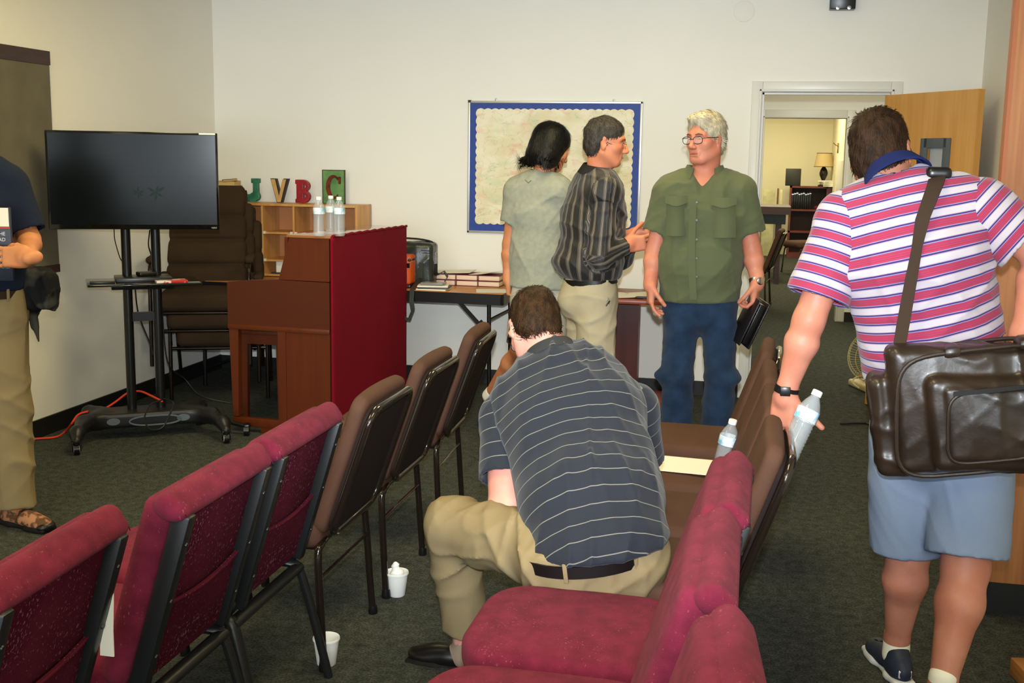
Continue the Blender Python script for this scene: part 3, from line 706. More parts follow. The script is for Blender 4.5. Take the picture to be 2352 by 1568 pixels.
sheet('leaflet', (-1.76, 7.48, zt+.079), .16, .2, -.3, 'white leaflet with a curling corner on the right hymnals', curl=.02)
M_lines = mat('printed_paper', (236, 234, 222), rough=.8)
sheet('printed_sheet', (-1.62, 7.17, zt+.002), .26, .2, .25, 'printed sheet hanging at the right front corner of the long table', m=M_lines)
for i, (dx, dy, c) in enumerate(((0, 0, (232, 226, 206)), (.006, .004, (70, 60, 60)), (-.004, .002, (236, 230, 214)))):
    b = MB(); b.box((0, 0, .005), (.20, .16, .0095), bev=.002); o = b.done('booklet', mat('booklet_%d' % i, c, rough=.5), label='%s thin booklet of the small pile beside the black bag' % ['bottom pale', 'middle dark', 'top cream'][i], cat='booklet', group='small booklets beside the black bag')
    o.location = (-2.03+dx, 7.13+dy, zt+.0005+i*.0103); o.rotation_euler = (0, 0, .1*i)
b = MB(); b.box((0, 0, .009), (.15, .1, .018), bev=.003); o = b.done('glasses_case', mat('case_clear', (170, 168, 160), rough=.1, trans=.5), label='small clear plastic case lying on the booklets', cat='case'); o.location = (-2.03, 7.12, zt+.032)
# black leather bag with orange lunch bag in front
M_leather = mat('leather_dark_green', (40, 44, 38), rough=.33, bump=.25, bscale=120, coat=.15)
bg = empty('shoulder_bag', (-2.32, 7.36, zt), 0, 'black leather shoulder bag standing on the table behind the organ', 'bag')
sdf_obj('bag_body', [rbx((0, 0, .15), (.24, .085, .145), .035, bulge=(1, .025), k=.01), disp(wrinkle(.010, 26, 5, (0, 0, 1)))], .006, M_leather, bg, lo=(-.28, -.14, -.01), hi=(.28, .14, .32))
MB().tube([(.2*math.cos(a)+.02, -.0, .285+.03*max(0, math.sin(a))) for a in np.linspace(0, PI, 12)], .012, flat=.5).done('bag_top_zip', M_blackplastic, bg)
MB().tube([(-.23, -.088, .24), (.22, -.088, .24)], .0025, n=6).tube([(-.23, -.088, .225), (.22, -.088, .225)], .0025, n=6).done('seam_trim', M_blackplastic, bg)
k = MB(); xk = .245
for i in range(4): k.tube([(xk+.007*math.cos(a), -.02, .215-.018*i+.011*math.sin(a)) for a in np.linspace(0, 2*PI, 12, endpoint=False)], .0025, n=6, closed=True)
k.done('buckle', M_chrome, bg)
MB().strip([((xk-.012, -.03, .15), (xk+.012, -.03, .15)), ((xk-.014, -.03, .09), (xk+.014, -.03, .09)), ((xk+.0, -.05, .07), (xk+.03, -.03, .08)), ((xk+.06, -.05, .10), (xk+.06, -.02, .105)), ((xk+.085, -.05, .06), (xk+.085, -.02, .07)), ((xk+.05, -.06, .01), (xk+.055, -.03, .01))], .004).done('shoulder_strap', M_blackplastic, bg)
k = MB(); y0 = -.105
dx = .075
k.strip([((.075+dx, y0, .16), (.105+dx, y0, .16)), ((.08+dx, y0-.03, .06), (.11+dx, y0-.03, .06)), ((.08+dx, y0-.22, .004), (.11+dx, y0-.22, .004)), ((.082+dx, y0-.24, -.06), (.112+dx, y0-.24, -.06)), ((.095+dx, y0-.24, -.13), (.12+dx, y0-.24, -.12)), ((.075+dx, y0-.24, -.18), (.09+dx, y0-.24, -.195)), ((.05+dx, y0-.24, -.17), (.05+dx, y0-.24, -.195)), ((.03+dx, y0-.24, -.05), (.045+dx, y0-.24, -.06)), ((.02+dx, y0-.235, .0), (.035+dx, y0-.235, .0))], .004)
k.done('hanging_strap', M_leather, bg)
lb = empty('lunch_bag', (-2.305, 7.21, zt), 0, 'bright orange lunch bag with black trim in front of the black bag', 'bag')
M_or = mat('orange_nylon', (226, 92, 30), rough=.5, bump=.2, bscale=90)
sdf_obj('bag_body', [rbx((0, 0, .12), (.11, .07, .10), .02, bulge=(1, .01), k=.01), disp(wrinkle(.003, 40, 8))], .006, M_or, lb, lo=(-.13, -.1, 0), hi=(.13, .1, .25))
MB().box((0, 0, .185), (.222, .144, .018), bev=.006).done('black_zip_band', M_blackplastic, lb)
MB().box((0, 0, .20), (.22, .142, .008), bev=.004).box((0, 0, .172), (.222, .143, .006), bev=.003).done('grey_piping', mat('piping', (150, 150, 130), rough=.6), lb)
MB().box((0, 0, .012), (.222, .144, .026), bev=.008).done('black_bottom', M_blackplastic, lb); MB().box((.095, -.072, .15), (.02, .012, .03)).done('side_loop', M_blackplastic, lb)

# ================================================================ small cherry table on the right
M_cherry = mat('cherry_laminate', (140, 62, 36), rough=.35, var=.15, stretch=(1, 1, 6)); M_cherryd = mat('cherry_dark', (74, 28, 20), rough=.35, var=.2, stretch=(8, 8, .6), vscale=4)
t2 = empty('side_table', (-.84, 7.38, 0), 0, 'reddish wood side table with dark panel behind the striped-shirt man', 'table')
boxes('tabletop', [((-.36, -.36, .715), (.33, .30, .74))], M_cherry, t2, bev=.003)
boxes('panel', [((-.20, -.10, .03), (.145, .02, .715))], M_cherryd, t2); boxes('base_board', [((-.30, -.06, 0), (.315, .36, .03))], M_cherry, t2)
sheet('loose_sheet', (-.80, 7.2, .7425), .27, .21, .15, 'curled white sheet on the side table next to the pen', curl=.012)
sheet('loose_sheet', (-.95, 7.35, .7425), .28, .21, -.4, 'white sheet lying flat at the back left of the side table')
sheet('loose_sheet', (-.62, 7.38, .7425), .28, .21, .5, 'white sheet at the back right of the side table', curl=.02)
b = MB(); b.tube([(-.075, 0, .009), (-.06, 0, .009), (.06, 0, .009), (.08, 0, .009)], [.003, .008, .009, .008]); o = b.done('marker_pen', mat('pen_steel', (90, 96, 110), rough=.3, metal=.6), label='grey marker pen lying on the side table', cat='pen'); o.location = (-.63, 7.10, .742); o.rotation_euler = (0, 0, -.1)

# ================================================================ stacked armchairs behind the television
M_brownfab = mat('armchair_fabric', (58, 44, 30), rough=.9, bump=.3, bscale=400, var=.12, vscale=6)
M_bronze = mat('bronze_tube', (44, 34, 26), rough=.25, metal=.6)
M_brass = mat('worn_brass', (150, 124, 70), rough=.25, metal=.9)
def armchair(label):
    t = empty('upholstered_armchair', (0, 0, 0), 0, label, 'chair', 'brown armchairs stacked in the corner')
    # local: front = -Y
    P = [rbx((0, -.02, .41), (.27, .27, .055), .04, k=.01, bulge=(2, .02))]
    sdf_obj('seat', P, .012, M_brownfab, t)
    rb = Euler((math.radians(-14), 0, 0)).to_matrix(); Rn = np.array(rb.transposed())
    prof = []
    for i, (z, hh) in enumerate(((.52, .085), (.69, .085), (.86, .085), (1.05, .11))):
        c = np.array(rb @ Vector((0, 0, z-.42)))+V3(0, .26, .42)
        w = .27 if i < 3 else .262
        prof.append(rbx(c, (w, .055, hh), .035, R=Rn, k=.012, bulge=(1, .018)))
    sdf_obj('backrest', prof, .012, M_brownfab, t)
    cc = np.array(rb @ Vector((0, .06, .36)))+V3(0, .26, .42)
    sdf_obj('back_shell', [rbx(cc, (.275, .02, .37), .02, R=Rn, k=.01)], .012, M_brownfab, t)
    for s in (-1, 1):
        x = s*.31
        MB().tube(smooth_path([(x, -.26, 0), (x, -.24, .40), (x, -.22, .60), (x, -.15, .655), (x, .05, .66), (x, .20, .64), (x, .30, .56)], 5), .013).done('arm_frame', M_bronze, t)
        MB().tube(smooth_path([(x, .16, .40), (x, .34, 0)], 3), .013).done('leg', M_bronze, t)
        sdf_obj('arm_pad', [rbx((x, -.04, .675), (.03, .15, .022), .018, k=.01)], .008, M_brownfab, t)
    MB().tube([(-.31, -.24, .34), (.31, -.24, .34)], .012).tube([(-.31, .18, .36), (.31, .18, .36)], .012).done('cross_bar', M_bronze, t)
    return t
a0 = armchair('brown channel-backed armchair, lowest of the stack behind the television')
a1 = copy_tree(a0); tag(a1, 'brown channel-backed armchair, middle of the stack behind the television')
a2 = copy_tree(a0); tag(a2, 'brown channel-backed armchair, topmost of the stack behind the television')
for i, a in enumerate((a0, a1, a2)):
    a.rotation_euler = (0, 0, math.radians(22)); a.location = (-3.49-.035*i, 7.02-.055*i, .0+.122*i)

# ================================================================ organ with a red cloth back, and its bench
M_walnut = mat('organ_wood', (92, 40, 14), spec=.3, rough=.4, col2=(84, 36, 14), vscale=4, stretch=(7, 7, .5), detail=6, vc=(.3, .7), coat=.0)
M_walnuth = mat('organ_wood_h', (78, 32, 13), spec=.3, rough=.4, col2=(76, 34, 16), vscale=3, stretch=(.6, 4, 6), detail=6, vc=(.3, .7), coat=.0)
M_cloth = mat('red_cloth', (122, 8, 28), rough=.85, bump=.35, bscale=700, var=.07, vscale=3)
og = empty('organ', (-2.29, 5.95, 0), math.radians(-4.5), 'dark wood electric organ seen from its side, back covered in red cloth', 'organ')
OL = 1.10
for y in (0, OL-.03):
    boxes('upper_side', [], M_walnut, og) if False else MB().prism([(-.01, .905), (-.325, .905), (-.255, 1.145), (-.01, 1.145)], .03, c=(0, y, 0)).done('upper_side', M_walnut, og, smooth=False)
    MB().prism([(-.01, .62), (-.655, .63), (-.655, .875), (-.50, .893), (-.34, .903), (-.01, .90)], .032, c=(0, y-.001, 0)).done('keyboard_cheek', M_walnuth, og, smooth=False)
    boxes('moulding', [((-.655, y-.008, .605), (-.01, y+.03, .635))], M_walnut, og, bev=.004)
    boxes('side_panel', [((-.33, y, .06), (-.01, y+.03, .61))], M_walnut, og)
    boxes('corner_post', [((-.335, y-.006, .06), (-.285, y+.03, .61))], M_walnut, og)
    MB().prism([(-.65, .61), (-.59, .61), (-.60, .09), (-.635, .09)], .04, c=(0, y, 0)).done('leg', M_walnut, og, smooth=False)
    boxes('foot_rail', [((-.64, y-.004, .035), (-.01, y+.036, .085))], M_walnut, og, bev=.004); boxes('base_foot', [((-.46, y, 0), (-.01, y+.034, .05))], M_walnut, og, bev=.004)
boxes('top_lid', [((-.27, -.004, 1.145), (.0, OL+.004, 1.16))], mat('organ_top', (150, 96, 56), rough=.16, coat=.6), og, bev=.003)
boxes('music_front', [((-.30, .03, .90), (-.28, OL-.03, 1.145)), ((-.33, .03, .10), (-.30, OL-.03, .60))], M_walnut, og)
boxes('key_bed', [((-.64, .03, .64), (-.30, OL-.03, .74))], M_walnuth, og)
boxes('fallboard', [((-.64, .03, .80), (-.32, OL-.03, .83))], M_walnuth, og)
P = [rbx((.006, OL/2, .575), (.010, OL/2+.006, .585), .006, k=.004), disp(wrinkle(.002, 9, 3, (0, 0, 1)))]
sdf_obj('red_cloth_back', P, .009, M_cloth, og, lo=(-.02, -.03, -.02), hi=(.04, OL+.03, 1.20))
MB().tube([(.012, i*OL/30, 1.160+.003*math.sin(i*2.1)) for i in range(31)], .0085, n=8).tube([(.010, -.006, .02+i*.0385+.0) for i in range(30)], [.004+.003*(i % 2) for i in range(30)], n=6).done('cloth_hem', M_cloth, og)
kb = MB()
for i in range(44): kb.box((-.52+.0, .08+i*.0215, .765), (.13, .0205, .02), bev=.001, seg=1)
kb = kb.done('keyboard', mat('ivory', (226, 220, 204), rough=.3), og); kb['kind'] = 'stuff'
bn = empty('organ_bench', (-2.88, 6.75, 0), 0, 'dark wood organ bench standing behind the organ side', 'bench')
boxes('bench_seat', [((-.15, -.48, .53), (.16, .48, .56))], M_walnut, bn, bev=.004); boxes('seat_rail', [((-.13, -.46, .47), (.14, .46, .53))], M_walnut, bn)
for sx in (-.11, .12):
    for sy in (-.43, .43): MB().prism([(-.022, .47), (.022, .47), (.014, 0), (-.014, 0)], .035, c=(sx, sy-.017, 0)).done('leg', M_walnut, bn, smooth=False)
# caster foot of a small stand beside the organ
b = MB(); b.tube([(-.0145, 0, .03), (.0145, 0, .03)], .03, n=18); b.box((0, .01, .055), (.04, .06, .03), bev=.01); b.tube([(0, .02, .05), (-.16, .06, .08), (-.3, .1, .05)], .012)
o = b.done('stand_foot', M_blackplastic, label='black caster foot of a small stand beside the organ leg', cat='stand'); o.location = tuple(atz(567, 1000)); o.rotation_euler = (0, 0, .3)

# ================================================================ water bottles
M_pet = mat('clear_plastic', (214, 222, 228), rough=.06, spec=.9, coat=.6); M_pet.node_tree.nodes['Principled BSDF'].inputs['Alpha'].default_value = .26
M_capw = mat('cap_white', (236, 236, 232), rough=.4)
M_label = mat('bottle_label', (226, 234, 240), rough=.35, col2=(120, 178, 206), vscale=26, vc=(.5, .6), stretch=(1, 1, .6))
def bottle(loc, label, rot=(0, 0, 0), group=None):
    t = empty('water_bottle', loc, 0, label, 'bottle', group); t.rotation_euler = rot
    pr = [(0, .006), (.018, .003), (.028, .0), (.0315, .006), (.032, .02)]
    for i in range(9): z = .024+i*.0105; pr += [(.0325, z), (.0300, z+.005)]
    pr += [(.032, .122), (.0325, .124), (.0325, .155), (.031, .160), (.024, .178), (.016, .192), (.0125, .198), (.0125, .212), (0, .212)]
    MB().lathe(pr, n=28).done('bottle_body', M_pet, t, ang=60)
    MB().lathe([(.0331, .122), (.0331, .156)], n=28, cap=False).done('label_band', M_label, t)
    MB().lathe([(0, .199), (.0148, .199), (.0148, .214), (.0135, .216), (0, .216)], n=20).done('cap', M_capw, t)
    return t
for i, (x, y, l) in enumerate(((733, 541, 'leftmost of the three'), (748, 537, 'middle of the three, standing behind the others'), (766, 541, 'rightmost of the three'))):
    q = atz(x, y, 1.162); bottle((q[0]+(0, .012, .03)[i], q[1]+(.0, .055, .012)[i], 1.1605), 'clear water bottle on the organ top, ' + l, group='water bottles on the organ')

# ================================================================ church chairs
M_redfab = mat('burgundy_fabric', (118, 36, 58), spec=.12, rough=.95, bump=.5, bscale=500, col2=(100, 29, 48), vscale=22, detail=6, sheen=.03)
M_redpanel = mat('burgundy_panel', (82, 24, 40), spec=.1, rough=.95, bump=.35, bscale=300, col2=(66, 16, 32), vscale=9, detail=5)
def speckle(m, col, dens):
    nt = m.node_tree; N = nt.nodes; L = nt.links; b = N['Principled BSDF']; src = b.inputs['Base Color'].links[0].from_socket
    tc = [n for n in N if n.type == 'TEX_COORD'][0]; mp = N.new('ShaderNodeMapping'); mp.inputs['Scale'].default_value = (1, 1, .55); L.new(tc.outputs['Object'], mp.inputs[0])
    n = N.new('ShaderNodeTexNoise'); n.inputs['Scale'].default_value = 190; n.inputs['Detail'].default_value = 3; L.new(mp.outputs[0], n.inputs[0])
    n2 = N.new('ShaderNodeTexNoise'); n2.inputs['Scale'].default_value = 9; L.new(tc.outputs['Object'], n2.inputs[0])
    a = N.new('ShaderNodeMath'); a.operation = 'MULTIPLY_ADD'; a.inputs[1].default_value = .35; L.new(n2.outputs[0], a.inputs[0]); L.new(n.outputs[0], a.inputs[2])
    r = N.new('ShaderNodeValToRGB'); r.color_ramp.elements[0].position = dens; r.color_ramp.elements[1].position = dens+.07; r.color_ramp.elements[1].color = (.75, .75, .75, 1); L.new(a.outputs[0], r.inputs[0])
    mx = N.new('ShaderNodeMix'); mx.data_type = 'RGBA'; L.new(r.outputs[0], mx.inputs[0]); L.new(src, mx.inputs[6]); mx.inputs[7].default_value = lin(col); L.new(mx.outputs[2], b.inputs['Base Color'])
speckle(M_redpanel, (160, 100, 120), .80); speckle(M_redfab, (150, 80, 92), .84)
M_charcoal = mat('charcoal_frame', (24, 26, 28), rough=.38, bump=.1, bscale=700)
M_speckframe = mat('hammered_grey', (66, 72, 84), rough=.5, col2=(24, 26, 32), vscale=300)
M_brown = mat('brown_vinyl_fabric', (84, 58, 46), rough=.75, bump=.3, bscale=500, var=.07, vscale=7)
M_brownback = mat('brown_back_panel', (38, 29, 26), rough=.75, bump=.2, bscale=400)
M_tube = mat('bronze_gloss', (32, 24, 20), rough=.16, metal=.2, coat=.6)
# local frame: front = +Y ; the chairs of both rows face the left wall
def brown_chair(label, group):
    t = empty('brown_stack_chair', (0, 0, 0), 0, label, 'chair', group)
    W = .222
    P = [rbx((0, .03, .43), (W, .235, .045), .035, k=.01, bulge=(2, .014)), cap((-.19, .24, .425), (.19, .24, .425), .036, k=.03), cap((-.19, -.15, .43), (.19, -.15, .43), .03, k=.03)]
    sdf_obj('seat', P, .008, M_brown, t)
    tilt = math.radians(19); rb = Euler((tilt, 0, 0)).to_matrix(); Rn = np.array(rb.transposed())
    def bp(x, y, z): v = rb @ Vector((x, y, z)); return (v.x, v.y-.215, v.z+.42)
    c = bp(0, .027, .235)
    def rr(P):          # rounded rectangle cushion, narrower at the bottom
        q = (P-V3(*c))@Rn.T; w = W-.002-.010*np.clip(-q[..., 2]/.25, 0, 1); crown = .005*np.clip(1-(q[..., 0]/W)**2, 0, 1)
        dx = np.abs(q[..., 0])-(w-.045); dz = np.abs(q[..., 2]-crown*(q[..., 2] > 0))-(.235-.045)
        d2 = np.sqrt(np.maximum(dx, 0)**2+np.maximum(dz, 0)**2)+np.minimum(np.maximum(dx, dz), 0)-.045
        th = .024+.009*np.clip(1-(q[..., 0]/W)**2, 0, 1)*(q[..., 1] > 0); dy = np.abs(q[..., 1])-th
        a = d2+.02; b_ = dy+.02; return np.sqrt(np.maximum(a, 0)**2+np.maximum(b_, 0)**2)+np.minimum(np.maximum(a, b_), 0)-.02
    sdf_obj('backrest', [('u', 0, V3(*c)-.32, V3(*c)+.32, rr)], .008, M_brown, t)
    # back panel with the bronze tube loop around it
    pa = []
    w, zt_, zb, r = .198, .445, .02, .052
    for cx, cz, a0_ in ((w-r, zt_-r, 0), (-w+r, zt_-r, 90), (-w+r, zb+r, 180), (w-r, zb+r, 270)):
        for i in range(7): a = math.radians(a0_+i*15); pa.append((cx+r*math.cos(a), cz+r*math.sin(a)))
    MB().prism([(x*.97, z*.99+.002) for x, z in pa], .022, M=rb, c=bp(0, -.018, 0)).done('back_panel', M_brownback, t, smooth=False)
    loop = [bp(x*1.02, -.020, z) for x, z in pa]
    MB().tube(loop, .0135, n=12, closed=True).done('back_frame', M_tube, t)
    for s in (-1, 1):
        MB().tube(smooth_path([(s*.15, .16, .385), (s*.20, .20, .375), (s*.225, .225, .33), (s*.235, .25, 0)], 5), .0125, n=12).done('leg', M_tube, t)
        MB().tube(smooth_path([(s*.15, -.20, .40), (s*.20, -.205, .395), (s*.222, -.205, .345), (s*.235, -.225, .015), (s*.236, -.226, 0)], 5), .0125, n=12).done('leg', M_tube, t)
        MB().lathe([(.0, 0), (.016, 0), (.017, .01), (.0145, .03), (0, .03)], n=14, c=(s*.236, -.226, 0)).done('foot_cap', M_blackplastic, t); MB().lathe([(.0, 0), (.016, 0), (.017, .01), (.0145, .03), (0, .03)], n=14, c=(s*.235, .25, 0)).done('foot_cap', M_blackplastic, t)
    MB().tube([(-.225, -.212, .30), (.225, -.212, .30)], .005, n=8).done('stretcher', M_tube, t)
    MB().tube([(-.17, -.18, .385), (.17, -.18, .385)], .012).tube([(-.18, -.2, .385), (-.18, .2, .38)], .011).tube([(.18, -.2, .385), (.18, .2, .38)], .011).done('seat_frame', M_tube, t)
    return t
def red_chair(label, group):
    t = empty('burgundy_church_chair', (0, 0, 0), 0, label, 'chair', group)
    W = .237
    def seatf(P):
        q = P-V3(0, .03, .425); w = W-.055*np.clip((q[..., 1]-.12)/.14, 0, 1)**2
        dx = np.abs(q[..., 0])-(w-.10); dy = np.abs(q[..., 1])-(.255-.10)
        d2 = np.sqrt(np.maximum(dx, 0)**2+np.maximum(dy, 0)**2)+np.minimum(np.maximum(dx, dy), 0)-.10
        th = .045+.018*np.clip(1-(q[..., 0]/W)**2, 0, 1)*np.clip(1-(q[..., 1]/.255)**2, 0, 1)*(q[..., 2] > 0)
        dz = np.abs(q[..., 2])-th; r = .034; a = d2+r; b_ = dz+r
        return np.sqrt(np.maximum(a, 0)**2+np.maximum(b_, 0)**2)+np.minimum(np.maximum(a, b_), 0)-r
    sdf_obj('seat', [('u', 0, V3(-.3, -.25, .35), V3(.3, .32, .52), seatf)], .0075, M_redfab, t)
    tilt = math.radians(17); rb = Euler((tilt, 0, 0)).to_matrix(); Rn = np.array(rb.transposed())
    def bp(x, y, z): v = rb @ Vector((x, y, z)); return (v.x, v.y-.235, v.z+.40)
    # front cushion, the roll over the top, and the fabric panel behind
    sdf_obj('backrest', [rbx(bp(0, .052, .235), (W-.004, .034, .235), .03, R=Rn, k=.01, bulge=(1, .012))], .008, M_redfab, t)
    sdf_obj('top_roll', [seg(bp(-W+.02, .022, .455), bp(W-.02, .022, .455), (.042, .027), (.042, .027), np.array(rb @ Vector((0, 1, 0))), k=.0), cap(bp(-W+.012, .03, .47), bp(W-.012, .03, .47),   .020, k=.02)], .006, M_redfab, t)
    for s in (-1, 1):
        MB().tube([(bp(s*(W-.012)+0*a, .005+.028*math.cos(a), .448+.02*math.sin(a))) for a in np.linspace(.2, 2.9, 10)], .0014, n=5).done('roll_seam', M_redpanel, t)
    boxes_M = MB(); boxes_M.box(bp(0, .008, .235), (W*2-.09, .012, .42), rot=rb, bev=.003)
    boxes_M.done('back_panel', M_redpanel, t)
    # book pocket on the lower half
    k = MB(); n = 14; rows = []
    for i in range(n+1):
        x = (-W+.05)+(2*W-.10)*i/n; sag = .012*math.sin(PI*i/n)
        rows.append((bp(x, -.004-.008*math.sin(PI*i/n), .215-sag), bp(x, -.004, .012)))
    k.strip(rows, .006); k.done('book_pocket', M_redpanel, t, ang=80)
    MB().tube([bp((-W+.05)+(2*W-.10)*i/n, -.009-.008*math.sin(PI*i/n), .215-.012*math.sin(PI*i/n)) for i in range(n+1)], .0035, n=6).done('pocket_hem', M_redpanel, t)
    for s in (-1, 1):
        MB().box(bp(s*(W-.036), -.006, .225), (.036, .042, .45), rot=rb, bev=.006).done('back_post', M_charcoal, t)
        for z in (.1, .24, .38): MB().lathe([(0, 0), (.006, 0), (.005, .003), (0, .0035)], n=10, c=bp(s*(W-.036), -.027, z), R=(rb @ Euler((PI/2, 0, 0)).to_matrix())).done('screw', M_charcoal, t)
        MB().tube(smooth_path([(s*.19, .12, .375), (s*.225, .20, .365), (s*.235, .235, .31), (s*.242, .265, 0)], 5), .017, n=12, flat=.75).done('leg', M_charcoal, t)
        MB().tube(smooth_path([(s*.19, -.14, .375), (s*.215, -.215, .37), (s*.228, -.25, .32), (s*.245, -.325, 0)], 5), .018, n=12, flat=.75).done('leg', M_charcoal, t)
        MB().tube(smooth_path([(s*.215, -.02, .385), (s*.22, -.19, .378), bp(s*(W-.034), -.002, .02)], 5), .016, n=10).done('back_arm', M_charcoal, t)
    MB().tube([(-.23, -.235, .355), (.23, -.235, .355)], .021, n=12, flat=.8).done('cross_bar', M_charcoal, t)
    MB().tube([(-.22, .2, .36), (.22, .2, .36)], .012, n=10).done('front_bar', M_charcoal, t)
    for s in (-1, 1): MB().box((s*.27, .17, .40), (.025, .03, .008), bev=.002).done('gang_hook', M_chrome, t)
    return t
GL, GR = 'chairs of the left row, seen from behind', 'chairs of the right row'
pr_ = red_chair('burgundy chair of the left row, nearest and cut by the left edge', GL)
pb_ = brown_chair('brown chair of the left row, nearest of its three brown chairs', GL)
def place(proto, first, x, y, rz, label, group):
    t = proto if first else copy_tree(proto)
    t.location = (x, y, 0); t.rotation_euler = (0, 0, PI/2+rz); tag(t, label, group=group); return t
# left row (backs at x = -1.15)
LX = -1.50
place(pr_, True, LX-.11, 1.80, .05, 'burgundy chair of the left row, nearest and cut by the left edge', GL)
place(pr_, False, LX-.05, 2.375, 0, 'burgundy chair of the left row, second from the camera', GL)
place(pr_, False, LX-.05, 2.885, -.0, 'burgundy chair of the left row, next to the brown chairs', GL)
place(pb_, True, LX+.02, 3.40, 0, 'brown chair of the left row, nearest of its three brown chairs', GL)
place(pb_, False, LX+.02, 4.02, .0, 'brown chair of the left row, middle of its three brown chairs', GL)
place(pb_, False, LX+.02, 4.70, .05, 'brown chair of the left row, farthest one beside the bowed head', GL)
# right row (backs at x = 0)
RX_ = -.39
place(pr_, False, RX_+.06, 1.56, .09, 'burgundy chair at the bottom edge, turned slightly, right row', GR)
place(pr_, False, RX_+.01, 2.13, 0, 'burgundy chair of the right row, second from the camera', GR)
place(pr_, False, RX_+.03, 2.63, -.015, 'burgundy chair with its seat in full view beside the seated man', GR)
place(pb_, False, RX_+.14, 3.13, 0, 'brown chair the seated man sits on', GR)
place(pb_, False, RX_+.14, 3.615, 0, 'brown chair just beyond the seated man, its back gripped by a hand', GR)
place(pb_, False, RX_+.14, 4.10, .0, 'brown chair with a white sheet and water bottle on its seat', GR)
place(pb_, False, RX_+.14, 4.66, -.03, 'brown chair at the far end of the right row', GR)
# ================================================================ small things on floor and seats
M_foam = mat('foam_white', (240, 240, 238), rough=.55, sss=0)
def cup(loc, label, napkin=True, tilt=(0, 0, 0)):
    t = empty('foam_cup', loc, 0, label, 'cup', 'white foam cups on the carpet'); t.rotation_euler = tilt
    MB().lathe([(0, 0), (.027, 0), (.030, .004), (.040, .082), (.0425, .083), (.0435, .088), (.042, .092), (.040, .09), (.0385, .085), (.028, .006), (0, .005)], n=36).done('cup_body', M_foam, t)
    return t
c0 = atz(912, 1366); cup(tuple(c0), 'white foam cup stuffed with a crumpled napkin on the carpet')
sdf_obj('crumpled_napkin', [ell((0, 0, .085), (.027, .024, .022), k=.01), ell((-.006, .0, .11), (.016, .013, .022), k=.012), disp(wrinkle(.006, 110, 4))], .003, M_foam, None, lo=(-.05, -.05, .05), hi=(.05, .05, .15), label='crumpled white napkin pushed into the foam cup', cat='napkin').location = tuple(c0)
c1 = atz(738, 1530); cup((c1[0]+.01, c1[1]+.02, 0), 'white foam cup on the carpet partly hidden behind two chair legs')
q = at(252, 1405, 2.03)
b = MB(); b.strip([((-.012, 0, .09), (.012, 0, .09)), ((-.016, .002, .03), (.010, .0, .03)), ((-.022, -.002, -.04), (.006, 0, -.04)), ((-.028, .003, -.10), (.004, .003, -.10))], .003)
o = b.done('folded_paper', M_paper, label='folded white paper wedged between the two nearest burgundy chairs', cat='paper'); o.location = tuple(q)
c = atz(1558, 1066, .495)
sheet('paper_sheet', (c[0]+.0, c[1]+.01, .4915), .215, .28, PI/2-.10, 'white sheet of paper lying on the brown chair seat')
c = atz(1651, 1096, .485); bottle((c[0]-.0, c[1], .488), 'water bottle leaning on the brown chair seat next to the paper', rot=(0, math.radians(11), 0))

# ================================================================ seen through the doorway
M_fan = mat('fan_beige', (206, 190, 138), rough=.45)
fn = empty('floor_fan', (.90, 8.42, 0), .35, 'beige desk fan standing on the floor beyond the doorway', 'fan')
k = MB(); k.box((0, -.02, .025), (.26, .30, .05), bev=.018, seg=3); k.tube([(0, .05, .04), (0, .05, .16)], .02); k.done('base', M_fan, fn)
k = MB(); 
for yy, rr_ in ((-.04, .16), (.02, .19), (.06, .16)): k.tube([(rr_*math.cos(a), yy, .235+rr_*math.sin(a)) for a in np.linspace(0, 2*PI, 40, endpoint=False)], .003, n=6, closed=True)
k.done('guard_ring', M_fan, fn)
k = MB()
for i in range(60):
    a = i*2*PI/60; ca, sa = math.cos(a), math.sin(a)
    k.tube([(.03*ca, -.06, .235+.03*sa), (.16*ca, -.04, .235+.16*sa), (.19*ca, .02, .235+.19*sa), (.16*ca, .06, .235+.16*sa)], .0014, n=4)
k = k.done('guard_wires', M_fan, fn); k['kind'] = 'stuff'
k = MB(); k.lathe([(0, 0), (.05, 0), (.06, .03), (.05, .10), (0, .12)], c=(0, .04, .235), R=Euler((-PI/2, 0, 0)).to_matrix()); k.lathe([(0, 0), (.03, 0), (.03, .01), (0, .012)], c=(0, -.06, .235), R=Euler((PI/2, 0, 0)).to_matrix()); k.done('motor', M_fan, fn)
for i in range(4):
    a = i*PI/2; R_ = Matrix.Rotation(a, 3, 'Y') @ Matrix.Rotation(.5, 3, 'X'); MB().box(R_ @ Vector((0, 0, .085))+Vector((0, 0, .235)), (.09, .004, .13), rot=R_, bev=.0018, seg=1).done('blade', mat('fan_blade', (180, 190, 190), rough=.3), fn)
k = MB(); hp = [(-.16, -.13, .03), (-.20, -.10, .07), (-.14, -.06, .10), (-.02, .0, .09)]; k.tube(smooth_path(hp, 5), .006, n=6); k.done('carry_handle', M_fan, fn)
MB().tube([tuple(atz(1930, 973, .01)), tuple(atz(1960, 972, .012)), tuple(atz(1990, 972, .012)), (.95, 6.9, .01)], .007, n=6).done('cable', M_cable, label='short black cord end lying on the carpet before the doorway', cat='cord')
